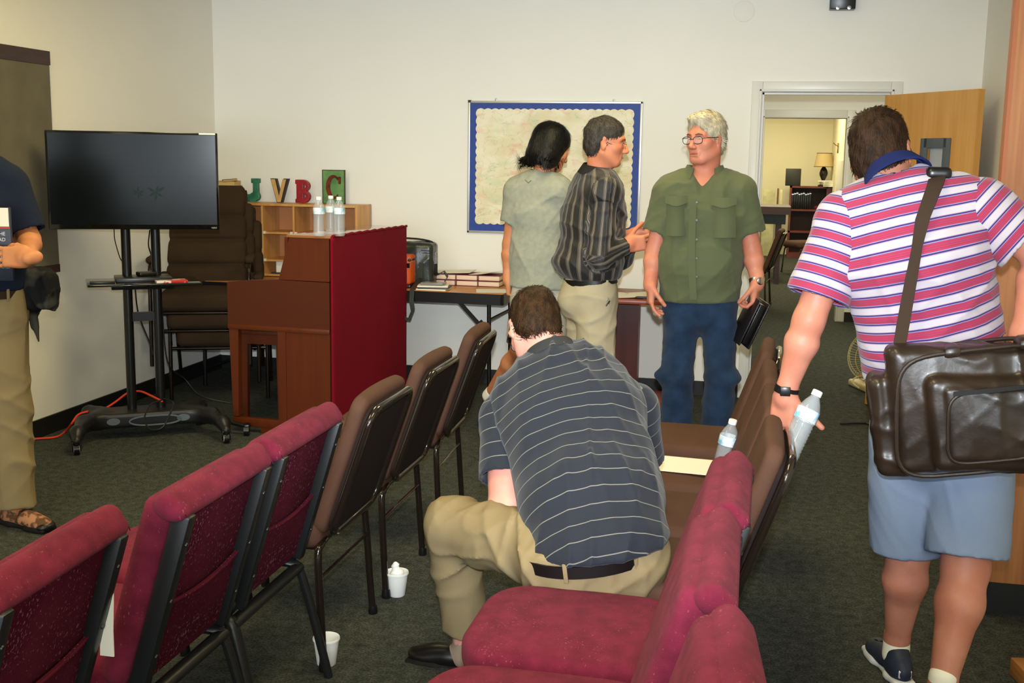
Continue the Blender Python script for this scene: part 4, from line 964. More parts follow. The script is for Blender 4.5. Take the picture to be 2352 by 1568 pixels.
# book case with black books, lamp, folder case
bc = empty('bookcase', (.95, 20.3, 0), 0, 'dark red bookcase in the far room seen through both doorways', 'bookcase')
BW, BH = .72, 1.22
M_bcase = mat('bookcase_red', (104, 42, 26), rough=.4, var=.15)
boxes('side_panel', [((-BW/2-.0, -.30, 0), (-BW/2+.03, 0, BH))], M_bcase, bc); boxes('side_panel', [((BW/2-.12, -.30, 0), (BW/2+.0, 0, BH))], M_bcase, bc)
boxes('back_panel', [((-BW/2, -.02, 0), (BW/2, -.005, BH))], mat('bookcase_back', (44, 22, 16), rough=.6), bc)
for z in (.06, .43, .80, BH-.03): boxes('shelf_board', [((-BW/2, -.30, z), (BW/2-.1, -.01, z+.03))], M_bcase, bc)
boxes('kick_board', [((-BW/2, -.31, 0), (BW/2, -.29, .09))], M_bcase, bc)
pbk = None
for i in range(9):
    hgt = .27+.01*((i*7) % 3)
    bk = empty('black_book', (0, 0, 0), 0, 'black book on the far bookcase shelf, %s from the left' % ['first', 'second', 'third', 'fourth', 'fifth', 'sixth', 'seventh', 'eighth', 'ninth'][i], 'book', 'black books on the far bookcase'); boxes('cover', [((-.016, -.10, 0), (.016, .10, hgt))], M_blackplastic, bk, bev=.003)
    boxes('spine_band', [((-.0165, -.1008, hgt-.03), (.0165, -.098, hgt-.018))], M_chrome, bk); bk.location = (.64+i*.036, 20.12, .832)
bx_ = MB(); bx_.lathe([(0, 0), (.03, 0), (.04, .03), (.02, .05), (0, .06)], n=14); o = bx_.done('red_ornament', M_redfab, label='small round dark red ornament on the far bookcase shelf', cat='ornament'); o.location = (1.04, 20.1, .832)
lp = empty('table_lamp', (1.13, 20.12, BH), 0, 'table lamp with cream drum shade and dark turned base on the bookcase', 'lamp')
MB().lathe([(.0, 0), (.085, 0), (.085, .02), (.05, .035), (.03, .06), (.022, .09), (.04, .13), (.066, .19), (.07, .23), (.055, .28), (.022, .33), (.018, .36), (.014, .42), (0, .43)], n=24).done('base', mat('lamp_dark', (34, 24, 20), rough=.3), lp)
MB().lathe([(.165, .33), (.125, .56)], n=32, cap=False).lathe([(.162, .332), (.122, .558)], n=32, cap=False).done('lamp_shade', mat('shade_cream', (206, 182, 130), rough=.8), lp)
MB().tube([(.166*math.cos(a), .166*math.sin(a), .332) for a in np.linspace(0, 2*PI, 32, endpoint=False)], .005, n=6, closed=True).tube([(.126*math.cos(a), .126*math.sin(a), .558) for a in np.linspace(0, 2*PI, 32, endpoint=False)], .005, n=6, closed=True).done('shade_trim', mat('shade_trim', (90, 70, 40), rough=.7), lp)
o = boxes('dark_case', [((-.128, -.03, 0), (.128, .02, .29))], mat('case_dark', (34, 36, 30), rough=.5), label='upright dark square case leaning on the far bookcase top', cat='case', bev=.006); o.location = (.635, 20.2, BH); o.rotation_euler = (-.08, 0, 0)
for i in range(4):
    o = boxes('paper_stack', [((-.14, -.1, 0), (.14, .1, .025))], M_paper, label='pale papers piled at the right end of the far bookcase, layer %s' % ['one', 'two', 'three', 'four'][i], cat='paper', group='papers piled on the far bookcase'); o.location = (1.27-.02*i, 20.0, BH+.026*i); o.rotation_euler = (0, 0, .2*i)
# tall pale panels leaning left of the bookcase
for i, (x, w, c) in enumerate(((.02, .10, (214, 200, 150)), (.20, .20, (196, 192, 150)), (.345, .03, (120, 90, 50)), (.40, .04, (220, 206, 160)))):
    o = boxes('tall_board', [((-w/2, -.03, 0), (w/2, .03, 1.17-.02*(i % 2)))], mat('board_%d' % i, c, rough=.7, var=.15, vscale=7), label='tall %s board standing left of the far bookcase' % ['narrow cream', 'broad newspaper-grey', 'thin brown', 'slim pale'][i], cat='board', bev=.004); o.location = (x+.05, 20.3-.05*i, .0)
k = MB()
for i in range(16): k.tube([(-.015, 0, .50+i*.036), (.03, -.01, .505+i*.036)], .006, n=5)
o = k.done('spiral_binding', M_blackmetal, label='row of black spiral rings on the narrow cream board', cat='binding'); o['kind'] = 'stuff'; o.location = (.04, 20.22, .1)
# dark wooden table and chairs in the far room
dk = empty('dark_table', (.12, 15.9, 0), 0, 'dark wooden table end just inside the far room', 'table')
boxes('tabletop', [((-.7, -.5, .93), (.36, .5, 1.03))], M_darkwood, dk); boxes('apron', [((-.64, -.44, .80), (.30, .44, .93))], mat('blue_black', (26, 32, 42), rough=.5), dk)
for sx in (-.6, .22):
    for sy in (-.4, .4): boxes('leg', [((sx-.03, sy-.03, 0), (sx+.03, sy+.03, .82))], M_darkwood, dk)
bb = copy_tree(pb_); bb.location = (-.02, 13.0, 0); bb.rotation_euler = (0, 0, PI/2-.12); tag(bb, 'brown stacking chair in the far room beside the white door casing', group='chairs in the far room')
bb = copy_tree(pb_); bb.location = (.78, 17.2, 0); bb.rotation_euler = (0, 0, PI/2+.5); tag(bb, 'brown stacking chair before the far bookcase', group='chairs in the far room')
MB().box((0, 0, 0), (.03, .02, .16), bev=.004).tube([(0, -.02, .03), (-.05, -.08, .05), (-.08, -.06, .08)], .008).done('coat_hook', M_brass, label='brass coat hook on the right wall of the far room', cat='hook').location = (1.27, 19.0, 1.85)
o = boxes('wall_panel', [((-.02, -1.6, .75), (0, 0, 1.65))], M_white, label='pale board hanging on the right wall of the far room', cat='board'); o.location = (1.28, 18.8, 0)
# ================================================================ people
def skin_mat(name, c, c2):
    return mat(name, c, rough=.5, spec=.4, sss=.12, col2=c2, vscale=9, detail=5, bump=.12, bscale=300, vc=(.35, .7))
M_eye = mat('eye_white', (226, 222, 214), rough=.2); M_iris = mat('iris', (60, 66, 70), rough=.2); M_lip = mat('lip', (156, 84, 74), rough=.5)

def head_prims(c, f, u, s=1.0, jaw=1.0, ears=True):
    """c = point between the ears at eye height; f = where the face looks; u = up"""
    f = nrm(f); u = np.asarray(u, float); u = nrm(u-f*(u@f)); r = np.cross(f, u); R = np.array([r, f, u])
    g = lambda x, y, z: np.asarray(c, float)+s*(x*r+y*f+z*u)
    e = lambda p, rad, k=.02, op='u', RR=None: ell(g(*p), np.array(rad)*s, R if RR is None else RR, k*s, op)
    cp = lambda p, q, a, b, k=.012, op='u': cap(g(*p), g(*q), a*s, b*s, k*s, op)
    L = [e((0, -.012, .038), (.074, .095, .082)), e((0, .02, -.02), (.066, .072, .080), .03), e((0, .030, -.062), (.047*jaw, .056, .048), .035),
         e((0, .070, -.098), (.022, .018, .016), .03)]
    for q in (-1, 1):
        L += [e((q*.044, .055, -.022), (.020, .022, .020), .025), cp((q*.060, -.005, -.055), (q*.028, .062, -.098), .015*jaw, .014, .03),
              cp((q*.012, .083, .026), (q*.046, .070, .022), .011, .009, .018)]
    for q in (-1, 1): L.append(e((q*.031, .096, .002), (.019, .015, .013), .014, 's'))
    for q in (-1, 1):
        L.append(e((q*.031, .0735, .001), (.0135, .0125, .0125), .004))                  # closed-in lid mass
        L.append(cp((q*.020, .087, -.012), (q*.042, .078, -.010), .0045, .004, .012))
    L += [cp((0, .088, .016), (0, .112, -.030), .0075, .0115, .014), cp((0, .1, -.034), (0, .113, -.034), .009, .010, .008)]
    for q in (-1, 1): L.append(e((q*.0125, .101, -.038), (.0075, .011, .0075), .008))
    for q in (-1, 1): L.append(e((q*.006, .106, -.046), (.003, .005, .004), .003, 's'))
    L += [cp((-.018, .084, -.062), (.018, .084, -.062), .0075, .0075, .012), cp((-.016, .083, -.074), (.016, .083, -.074), .008, .008, .012),
          cp((-.022, .094, -.0675), (.022, .094, -.0675), .0028, .0028, .004, 's'), e((0, .093, -.086), (.016, .006, .004), .008, 's')]
    if ears:
        for q in (-1, 1):
            a = nrm(q*r*1.0-f*.35); ER = frame(u+f*-.18, a)
            L += [ell(g(q*.079, -.008, -.006), np.array((.007, .019, .032))*s, np.array([nrm(q*r-f*.45), np.cross(nrm(u-f*.15), nrm(q*r-f*.45)), nrm(u-f*.15)]), .008*s),
                  ell(g(q*.087, -.002, -.002), np.array((.006, .010, .018))*s, R, .006*s, 's'), e((q*.077, -.004, -.034), (.005, .008, .009), .006)]
    return L, g, R
def hair_prims(g, R, s, style, seed=1):
    e = lambda p, rad, k=.02, op='u': ell(g(*p), np.array(rad)*s, R, k*s, op)
    f, u = R[1], R[2]
    if style == 'bob':
        L = [e((0, -.018, .040), (.094, .113, .095)), e((0, -.036, -.02), (.101, .098, .085), .03), e((0, -.042, -.075), (.104, .088, .060), .03), e((-.085, -.065, -.108), (.046, .045, .020), .02), e((.06, -.05, -.108), (.050, .05, .020), .02),
             e((0, .09, -.05), (.062, .07, .10), .015, 's'), plane(g(0, 0, -.124), -u, k=.006)]
        am, fr = .0018, 120
    else:
        top = .0075 if style == 'short' else .011
        L = [e((0, -.014, .040), (.074+top*.75, .095+top, .082+top)), e((0, -.035, -.01), (.072+top*.6, .078, .075), .02),
             e((0, -.055, -.045), (.058, .038, .050), .02)]
        if style == 'grey_side': L.append(e((.008, .045, .098), (.055, .045, .022), .03))
        # face opening, ear notch, nape line
        L += [e((0, .135, -.02), (.088, .090, .094 if style == 'short' else .108), .012, 's'), e((0, .075, -.09), (.10, .075, .075), .012, 's')]
        for q in (-1, 1): L += [e((q*.085, -.004, -.016), (.025, .021, .036), .008, 's'), e((q*.08, .028, -.055), (.03, .035, .045), .008, 's')]
        L.append(plane(g(0, -.08, -.082), -u+f*.25, k=.01))
        am, fr = .0022, 260
    L.append(disp(lambda P, w=wrinkle(am*s, fr, seed, u*.8-f*.3+R[0]*.2, sharp=style == 'bob'): w(P)))
    return L
def comb_hair(name, prims, h, m, parent, g, R, s, lo, hi, style='short', n=2600, seed=0, length=.030):
    """hair as a cap of combed locks: the sculpted mass plus short tapered strands lying along it"""
    V, F = sdf_mesh(prims, lo, hi, h, 1)
    A, B, C_, D_ = (V[F[:, i]] for i in range(4)); cn = (A+B+C_+D_)/4; nn = np.cross(C_-A, D_-B); ar = np.linalg.norm(nn, axis=1); nn /= ar[:, None]+1e-12
    c = np.array(g(0, 0, .0)); loc = (cn-c)@R.T/s
    keep = (loc[:, 2] > -.15) & ((loc[:, 1] < .045) if style == 'bob' else (loc[:, 1] < .2))
    rs = np.random.RandomState(seed+77); pr = ar*keep; idx = rs.choice(len(cn), n, p=pr/pr.sum())
    P = cn[idx]; N = nn[idx]; L = loc[idx]
    if style == 'bob': d = np.stack([L[:, 0]*1.2, L[:, 1]*.6+.0, np.full(n, -.12)], 1)
    elif style == 'grey_side': d = np.stack([np.full(n, -.05)+L[:, 0]*.6, np.full(n, -.03), np.where(L[:, 2] > .09, -.03, -.10)], 1)
    else: d = np.stack([L[:, 0]*.5, np.where(L[:, 2] > .07, .07, -.015), np.where(L[:, 2] > .07, -.02, -.09)], 1)
    d = d+rs.normal(size=d.shape)*.022; d = d@R; d -= N*(d*N).sum(1)[:, None]; d /= np.linalg.norm(d, axis=1)[:, None]+1e-9
    ln = length*s*(.6+.8*rs.rand(n)); sd = np.cross(d, N); w = .0011*s*(.7+.8*rs.rand(n))
    lift = (.0012+.0014*rs.rand(n))*s; vs, fs = [], []
    for k, (t, wk, lk) in enumerate(((0, .5, -.5), (.4, 1, 1), (.75, .8, .9), (1, .12, .3))):
        q = P+d*(ln*t)[:, None]+N*(lift*lk-.35*(ln*t)**2/ (.09*s))[:, None]
        vs += [q-sd*(w*wk)[:, None], q+sd*(w*wk)[:, None]]
    base = len(V); ids = np.arange(n)
    for k in range(3): fs.append(np.stack([base+2*k*n+ids, base+(2*k+1)*n+ids, base+(2*k+3)*n+ids, base+(2*k+2)*n+ids], 1))
    VV = np.concatenate([V]+vs); FF = np.concatenate([F]+fs)
    return link(name, np_mesh(name, VV, FF), m, parent)
def hand(wrist, fwd, palm, thumb, curl=(.5, .55, .6, .65), tcurl=.4, s=1.0, spread=.10, tspread=.75, bend=0.0):
    """fwd = wrist to knuckles; palm = direction the palm faces; thumb = side the thumb is on"""
    fwd = nrm(fwd); palm = np.asarray(palm, float); palm = nrm(palm-fwd*(palm@fwd)); th = np.cross(fwd, palm)
    if th@np.asarray(thumb, float) < 0: th = -th
    w = np.asarray(wrist, float); g = lambda a, b, c: w+s*(a*th+b*fwd+c*palm)
    R = np.array([th, fwd, palm])
    L = [rbx(g(.0, .052, 0), np.array((.039, .048, .0135))*s, .012*s, R=R, k=.02*s), ell(g(.024, .035, .008), np.array((.018, .034, .014))*s, R, .015*s), ell(g(-.026, .04, .006), np.array((.014, .036, .012))*s, R, .012*s),
         cap(g(0, -.03, 0), g(0, .015, 0), .023*s, .026*s, .02*s)]
    for i, (x, l, rr) in enumerate(((.029, .072, .0088), (.0098, .080, .0092), (-.0098, .074, .0088), (-.0285, .058, .0078))):
        p = g(x, .092-(.006 if i == 3 else .002 if i == 2 else 0), 0); a = 0.0; d = nrm(fwd+th*((1.5-i)*spread)); c = curl[i]
        for j, fr in enumerate((.46, .30, .24)):
            a += c*(1.0, 1.15, .8)[j]; dd = d*math.cos(a)+palm*math.sin(a); q = p+dd*l*fr*s
            L.append(cap(p, q, rr*s*(1-.05*j), rr*s*(1-.05*(j+1)), .0035*s if j == 0 else .003*s)); p = q
    p = g(.030, .018, .006); d = nrm(th*tspread+fwd*.75+palm*.35)
    for j, (l, rr) in enumerate(((.044, .0125), (.034, .0105), (.027, .0095))):
        dd = nrm(d*math.cos(tcurl*j)+nrm(fwd*.6+palm*.7-th*.5)*math.sin(tcurl*j)); q = p+dd*l*s; L.append(cap(p, q, rr*s, rr*.92*s, .008*s if j == 0 else .003*s)); p = q
    return L
def arm_prims(sh, el, wr, s=1.0, fat=1.0, side=None):
    side = V3(1, 0, 0) if side is None else side
    m = el+(wr-el)*.30
    return [cap(sh, el, .050*s*fat, .040*s*fat, .02), cap(el, m, .039*s*fat, .043*s*fat, .02), seg(m, wr, (.042*s*fat, .040*s*fat), (.027*s, .021*s), side, k=.02), cap(wr, wr+(wr-el)*.08, .024*s, .024*s, .02)]
def merged(name, chunks, m, parent, attrf=None):
    """several grids of one body, joined into one mesh"""
    VV, FF, n = [], [], 0
    for prims, lo, hi, h in chunks:
        if lo is None: lo, hi = bounds(prims)
        V, F = sdf_mesh(prims, lo, hi, h, 1); VV.append(V); FF.append(F+n); n += len(V)
    V = np.concatenate(VV); F = np.concatenate(FF)
    return link(name, np_mesh(name, V, F, attrs=attrf(V) if attrf else None), m, parent)
def near_poly(P, pts):
    """distance to a polyline and (extrapolated) length along it"""
    best = np.full(len(P), 1e9); al = np.zeros(len(P)); acc = 0.0; n = len(pts)-1
    for i in range(n):
        a = np.asarray(pts[i], float); ab = np.asarray(pts[i+1], float)-a; L = np.linalg.norm(ab); t = ((P-a)@ab)/L/L
        tc = np.clip(t, 0, 1); d = np.linalg.norm(P-(a+tc[:, None]*ab), axis=1)
        te = np.clip(t, -9 if i == 0 else 0, 9 if i == n-1 else 1)
        sel = d < best; best[sel] = d[sel]; al[sel] = acc+te[sel]*L; acc += L
    return best, al
def glasses(parent, g, R, s, m_frame, rim=.0016, lens=True, w=.026, h=.017, round_=2.6, temple=True):
    M_lens = mat('lens_glass', (235, 240, 245), rough=.05, spec=.6); M_lens.node_tree.nodes['Principled BSDF'].inputs['Alpha'].default_value = .14
    b = MB(); lz = []
    for q in (-1, 1):
        pts = []
        for i in range(28):
            a = 2*PI*i/28; ca, sa = math.cos(a), math.sin(a); k = (abs(ca)**round_+abs(sa)**round_)**(-1/round_)
            pts.append(tuple(g(q*.033+w*k*ca, .104-.25*abs(w*k*ca+q*0)*0-.12*max(0, q*(q*.033+w*k*ca)-.033), -.004+h*k*sa)))
        b.tube(pts, rim*s, n=6, closed=True); lz.append(pts)
        if temple: b.tube([tuple(g(q*.058, .100, .004)), tuple(g(q*.074, .085, .006)), tuple(g(q*.078, .03, .004)), tuple(g(q*.079, -.005, .004)), tuple(g(q*.079, -.022, -.012))], rim*1.15*s, n=6)
    b.tube([tuple(g(-.008, .105, .0)), tuple(g(0, .109, .003)), tuple(g(.008, .105, 0))], rim*s, n=6)
    fr = b.done('glasses', m_frame, parent)
    for pts in lz:
        k = MB(); k.bm.faces.new([k.bm.verts.new(p) for p in pts]); k.done('lens', M_lens, fr, smooth=False)
    return fr
def eyes(parent, g, R, s, look=(0, 1, 0)):
    for q in (-1, 1):
        c = g(q*.031, .0735, .001)
        V, F = sdf_mesh([ell(c, .0128*s, k=0)], c-.018, c+.018, .0016, 0); e = link('eye', np_mesh('eye', V, F), M_eye, parent)
        d = nrm(look[0]*R[0]+look[1]*R[1]+look[2]*R[2]); MR = Matrix([[*map(float, r)] for r in frame(d, R[0])]).transposed()
        k = MB(); k.lathe([(0, .0118*s), (.0058*s, .0112*s), (.0056*s, .0118*s), (0, .0135*s)], n=14, c=c, R=MR); k.done('iris', M_iris, e)
        b = MB(); b.tube([tuple(g(q*.014, .096, .021)), tuple(g(q*.030, .094, .026)), tuple(g(q*.048, .083, .021))], [.002*s, .0032*s, .0018*s], n=6); b.done('eyebrow', parent['brow_mat'] if 'brow_mat' in parent else MATS['brow'], parent)
mat('brow', (92, 74, 58), rough=.9)
def collar(name, parent, c, r_in, side, up, front, h, m, open_front=.25, tall=.035, back=.0):
    """folded shirt collar around the neck point c"""
    up = nrm(up); side = nrm(side-up*(side@up)); fr = np.cross(up, side); fr = fr if fr@front > 0 else -fr
    rows = []; n = 36
    for i in range(n+1):
        a = -PI/2+open_front+(2*PI-2*open_front)*i/n          # opening at the front
        ca, sa = math.cos(a), math.sin(a)
        drop = .030*max(0, -sa)**2
        dirv = side*ca*1.0-fr*sa*1.0*1.05
        top = c+dirv*(r_in+.006)+up*(tall*.55-drop)+fr*(-.008); bot = c+dirv*(r_in+.030)+up*(-tall*.55-drop*1.25)+fr*(-.006)
        rows.append((tuple(top), tuple(bot)))
    b = MB(); b.strip(rows, .006)
    rows2 = [(tuple(np.array(t)*1.0), tuple(np.array(t)*.35+np.array(bo)*.65-up*.0 - (np.array(t)-c)*.12)) for t, bo in rows]
    b.strip(rows2, .004); return b.done(name, m, parent, ang=70)
def shoe_obj(name, ankle, toe_dir, m_up, m_sole, parent, L=.27, s=1.0, h=.0, floor=0.0, pitch=0.0):
    """shoe under the ankle; toe_dir horizontal"""
    d = nrm(V3(toe_dir[0], toe_dir[1], 0)); u = V3(0, 0, 1)
    if pitch: d2 = d*math.cos(pitch)-u*math.sin(pitch); u = u*math.cos(pitch)+d*math.sin(pitch); d = d2
    r = np.cross(d, u); a = np.asarray(ankle, float); base = a-u*(h or a[2]-floor)
    g = lambda x, y, z: base+x*r+y*d+z*u; R = np.array([r, d, u])
    heel = -.06; 
    P = [ell(g(0, heel+.02, .045), (.037, .055, .045), R, .03), ell(g(0, .06, .04), (.042, .075, .038), R, .03), ell(g(.0, .135, .030), (.044, .062, .030), R, .03), cap(g(0, -.02, .05), g(0, -.015, .085), .036, .036, .02), plane(g(0, 0, .018), -u, k=.002)]
    o = sdf_obj(name, P, .005, m_up, parent, lo=base-.24, hi=base+.24)
    S = [rbx(g(0, heel+.01, .012), (.036, .045, .013), .012, R=R, k=.02), rbx(g(0, .06, .010), (.034, .09, .011), .010, R=R, k=.03), rbx(g(0, .14, .010), (.042, .055, .011), .010, R=R, k=.04), plane(g(0, 0, 0), -u, k=.001)]
    sdf_obj('sole', S, .004, m_sole, o, lo=base-.24, hi=base+.24)
    return o, g, R
def belt_ring(parent, c, side, up, w, d, m, tall=.034, name='belt', loops=None, lm=None, a0=0, a1=2*PI, n=48):
    up = nrm(up); side = nrm(side-up*(side@up)); fr = np.cross(up, side); rows = []
    for i in range(n+1):
        a = a0+(a1-a0)*i/n; p = c+side*w*math.cos(a)+fr*d*math.sin(a); rows.append((tuple(p+up*tall/2), tuple(p-up*tall/2)))
    b = MB(); b.strip(rows, .005); o = b.done(name, m, parent, ang=80)
    for a in (loops or []):
        p = c+side*(w+.004)*math.cos(a)+fr*(d+.004)*math.sin(a); t = nrm(-side*w*math.sin(a)+fr*d*math.cos(a)); nn = np.cross(t, up)
        MB().box(tuple(p), (.012, .005, tall+.02), rot=Matrix([[*map(float, v)] for v in (t, nn, up)]).transposed(), bev=.0015).done('belt_loop', lm, parent)
    return o
def torso(pel, wst, chs, nck, shA, shB, side, W, infl=0.0, kk=.05):
    """W = half (width, depth) at pelvis, waist, chest, upper chest"""
    i = infl; up = chs+(nck-chs)*.62; w = [(a+i, b+i) for a, b in W]; sd = nrm(side)
    return [seg(pel, wst, w[0], w[1], sd, kk), seg(wst, chs, w[1], w[2], sd, kk), seg(chs, up, w[2], w[3], sd, kk),
            cap(shA*.9+shB*.1, shA*.1+shB*.9, .058+i, .058+i, .05), cap(nck-(nck-chs)*.08, shA*.85+nck*.15, .052+i, .052+i, .04), cap(nck-(nck-chs)*.08, shB*.85+nck*.15, .052+i, .052+i, .04)]
def sleeve(sh, el, frac, r0, r1, k=.035, side=None, hollow=True, flare=0.0):
    e = sh+(el-sh)*frac; d = nrm(el-sh)
    L = [cap(sh, e, r0, r1+flare, k, flat=True)]
    S = [cap(e-d*.035, e+d*.05, r1+flare-.013, r1+flare-.009, .003, op='s')] if hollow else []
    return L, S
def leg_prims(hip, knee, ank, s=1.0, fat=1.0, back=None):
    m = knee+(ank-knee)*.30
    bk = V3(0, 0, 0) if back is None else nrm(back)*.014
    return [cap(hip, knee, .083*s*fat, .055*s*fat, .03), cap(knee+bk*.2, m+bk, .050*s*fat, .054*s*fat, .03), cap(m+bk, ank, .053*s*fat, .034*s, .03), cap(ank, ank-V3(0, 0, .03), .034*s, .034*s, .02)]
def tr_leg(hip, knee, ank, r=(.098, .080, .078), k=.035, flat=True):
    return [cap(hip, knee, r[0], r[1], k), cap(knee, ank, r[1], r[2], k, flat=flat)]
def soft_along(V, pts, sig=.07):
    Q = np.array([np.array(p) for p in smooth_path([tuple(p) for p in pts], 8)]); T = np.gradient(Q, axis=0); T /= np.linalg.norm(T, axis=1)[:, None]
    S = np.concatenate([[0], np.cumsum(np.linalg.norm(np.diff(Q, axis=0), axis=1))]); num = np.zeros(len(V)); den = np.zeros(len(V))+1e-12
    proj = np.stack([(V-q)@t for q, t in zip(Q, T)], 1); mn = np.abs(proj).min(1)
    for k in range(len(Q)):
        w = np.exp(-(np.abs(proj[:, k])**2-mn**2)/(2*sig*sig)); num += w*(S[k]+proj[:, k]); den += w
    return num/den
def stripe_attr(spine, sleeves, side, front, rs=.066, rt=.16):
    side = nrm(side); front = nrm(front)
    def f(V):
        d, _ = near_poly(V, spine); al = soft_along(V, spine); best = d/rt; along = al.copy()
        c = np.mean(np.array(spine), axis=0); x = (V-c)@side; y = (V-c)@front; ang = np.arctan2(y/.8, x)*.155
        for sl in sleeves:
            ds, as_ = near_poly(V, sl); sel = ds/rs < best; best = np.where(sel, ds/rs, best); along = np.where(sel, as_, along)
        return {'along': along+3.0, 'around': ang+3.0}
    return f
def chunk_box(pts, pad):
    P_ = np.array(pts); return P_.min(0)-pad, P_.max(0)+pad
M_khaki = mat('khaki_cotton', (140, 123, 91), rough=.85, bump=.2, bscale=500, var=.04, vscale=5)
M_khaki2 = mat('khaki_pale', (176, 164, 136), rough=.85, bump=.2, bscale=500, var=.04, vscale=5)
M_beltm = mat('belt_black', (14, 12, 12), rough=.45)
M_shoeb = mat('shoe_black', (18, 16, 16), rough=.35); M_sole = mat('sole_dark', (26, 24, 22), rough=.7)

# ---------------------------------------------------------------- seated man, seen from behind
def seated_man():
    S1 = skin_mat('skin_seated', (206, 138, 122), (218, 160, 144))
    pel, wst, chs, nck = at(1385, 1268, 2.96), at(1358, 1150, 3.08), at(1318, 965, 3.30), at(1272, 832, 3.42)
    shL, shR = at(1163, 960, 3.34), at(1452, 940, 3.42)
    elL, wrL = at(1162, 1168, 3.16), at(1235, 1160, 3.40)
    elR, wrR = at(1478, 1120, 3.55), at(1400, 1150, 3.72)
    hipL, hipR = at(1290, 1272, 2.98), at(1440, 1272, 3.0)
    knL, anL = at(1040, 1205, 3.22), at(1068, 1480, 3.30); knR, anR = hipR+V3(-.14, .42, .0), hipR+V3(-.14, .52, -.42)
    t = empty('person', (float(pel[0]), float(pel[1]), 0), 0, 'seated person in dark grey pinstripe polo and khaki trousers, head bowed', 'person')
    ROOTS.add(t.name)
    bpy.context.view_layer.update(); off = Vector(t.location)
    side = nrm(shL-shR); hc = at(1228, 752, 3.50); f = nrm(V3(-.30, .62, -.72)); u = nrm(V3(-.20, .50, .80))
    HP, g, HR = head_prims(hc, f, u, 1.0)
    neck = [cap(hc-u*.03-f*.045, nck+V3(0, 0, -.02), .056, .062, .03)]
    W = [(.168, .12), (.168, .125), (.185, .125), (.16, .10)]
    T = torso(pel+nrm(wst-pel)*.06+V3(0, .05, 0), wst, chs, nck, shL, shR, side, [(.10, .06), (.13, .09), (.17, .115), (.15, .09)])
    AL = arm_prims(shL, elL, wrL, fat=1.28); AR = arm_prims(shR, elR, wrR, fat=1.15)
    HL = hand(wrL, wrL-elL, V3(0, .3, -1), V3(0, 1, 0)); HRr = hand(wrR, wrR-elR, V3(0, .2, -1), V3(0, 1, 0))
    LG = leg_prims(hipL, knL, anL)+leg_prims(hipR, knR, anR)
    allp = HP+neck+T+AL+AR+HL+HRr
    body = merged('body', [(HP+neck+T, *chunk_box([hc, nck], .15), .0035), (T+LG+neck, *chunk_box([pel, nck, shL, shR, knL, anL, knR, anR], .16), .012), (AL+HL, *chunk_box([elL+V3(0, 0, .08), elL, wrL], .12), .004), (AR+HRr, *chunk_box([elR, wrR], .12), .005)], S1, t)
    comb_hair('hair', hair_prims(g, HR, 1.0, 'short', 3), .0032, mat('hair_brown', (50, 32, 16), spec=.2, rough=.6, var=.45, vscale=60, stretch=(1, 1, .35), bump=.9, bscale=260), t, g, HR, 1.0, hc-.17, hc+.17, style='short', seed=3)
    glasses(t, g, HR, 1.0, mat('frame_dark', (36, 28, 26), rough=.3))
    ins = .030; upB = nrm(V3(-.12, -.10, 1)); cB = at(1352, 1256, 2.98)
    SLl, SCl = sleeve(shL, elL, .68, .080, .084); SLr, SCr = sleeve(shR, elR, .62, .080, .082)
    up = nrm(wst-pel)
    spine = [pel, wst, chs, nck]
    P = torso(pel, wst, chs, nck, shL, shR, side, W, ins)
    P += [cap(at(1470, 1150, 3.16), at(1440, 1050, 3.2), .06, .07, .06), cap(at(1225, 1170, 3.16), at(1255, 1030, 3.2), .05, .07, .06)]
    P += [disp(wrinkle(0.0115, 42.5, 11, nrm(chs-pel+side*.35)))]
    P += [plane(cB+upB*.016, -upB, k=.012)]
    P += [cap(nck+V3(-.02, .05, .07), nck+V3(0, 0, -.0), .062, .062, .004, op='s')]
    st = [(0, (36, 40, 50)), (.48, (33, 36, 45)), (.49, (118, 118, 110)), (.545, (33, 36, 45)), (.56, (36, 40, 50))]
    M = stripe_mat('polo_pinstripe', st, .0475, rough=.75)
    shirt = sdf_obj('shirt', P, .0065, M, t, attrf=stripe_attr(spine, [], side, np.cross(side, up)), lo=np.minimum.reduce([pel, elL, shR])-.24, hi=np.maximum.reduce([nck, shR, shL])+.2)
    for L_, C_, s_, e_ in ((SLl, SCl, shL, elL), (SLr, SCr, shR, elR)): sdf_obj('sleeve', [cap(s_+(nck-s_)*.12, s_, .070, .078, .03)]+L_+[disp(wrinkle(.003, 60, 5, e_-s_))]+C_, .0055, M, shirt, attrf=lambda V, s_=s_, e_=e_: {'along': near_poly(V, [s_, e_])[1]+3.0})
    collar('collar', shirt, nck+V3(-.012, .008, .022), .066, side, nrm(hc-nck+V3(0, .0, .05)), f, .04, mat('collar_charcoal', (52, 54, 58), rough=.8), tall=.036)
    K = tr_leg(hipL, knL, anL+V3(0, 0, .055), (.112, .088, .072))+tr_leg(hipR, knR, anR+V3(0, 0, .05), (.112, .085, .075))
    K = [seg(cB-upB*.10, cB+upB*.024, (.190, .155), (.183, .143), side, .04, flat=True), ell(hipL-V3(0, 0, .01), (.12, .14, .085), k=.05), ell(hipR-V3(0.0, 0, .01), (.12, .14, .085), k=.05)] + K
    K += [plane(V3(0, 0, .468), V3(0, 0, -1), k=.02)][:0]
    K += [disp(wrinkle(0.01265, 40, 21, nrm(knL-hipL+V3(0, 0, .5))))]
    K += [cap(anL+V3(0, 0, .11), anL+V3(0, 0, .02), .050, .052, .004, op='s')]
    tr = sdf_obj('trousers', K, .0075, M_khaki, t, lo=np.minimum.reduce([anL, anR, knL, pel-.3])-.12, hi=np.maximum.reduce([pel, knR, hipR])+.24)
    belt_ring(t, cB, side, upB, .196, .160, M_beltm, loops=[-2.2, -1.65, -.95, -2.75, 1.2, 2.2], lm=M_khaki)
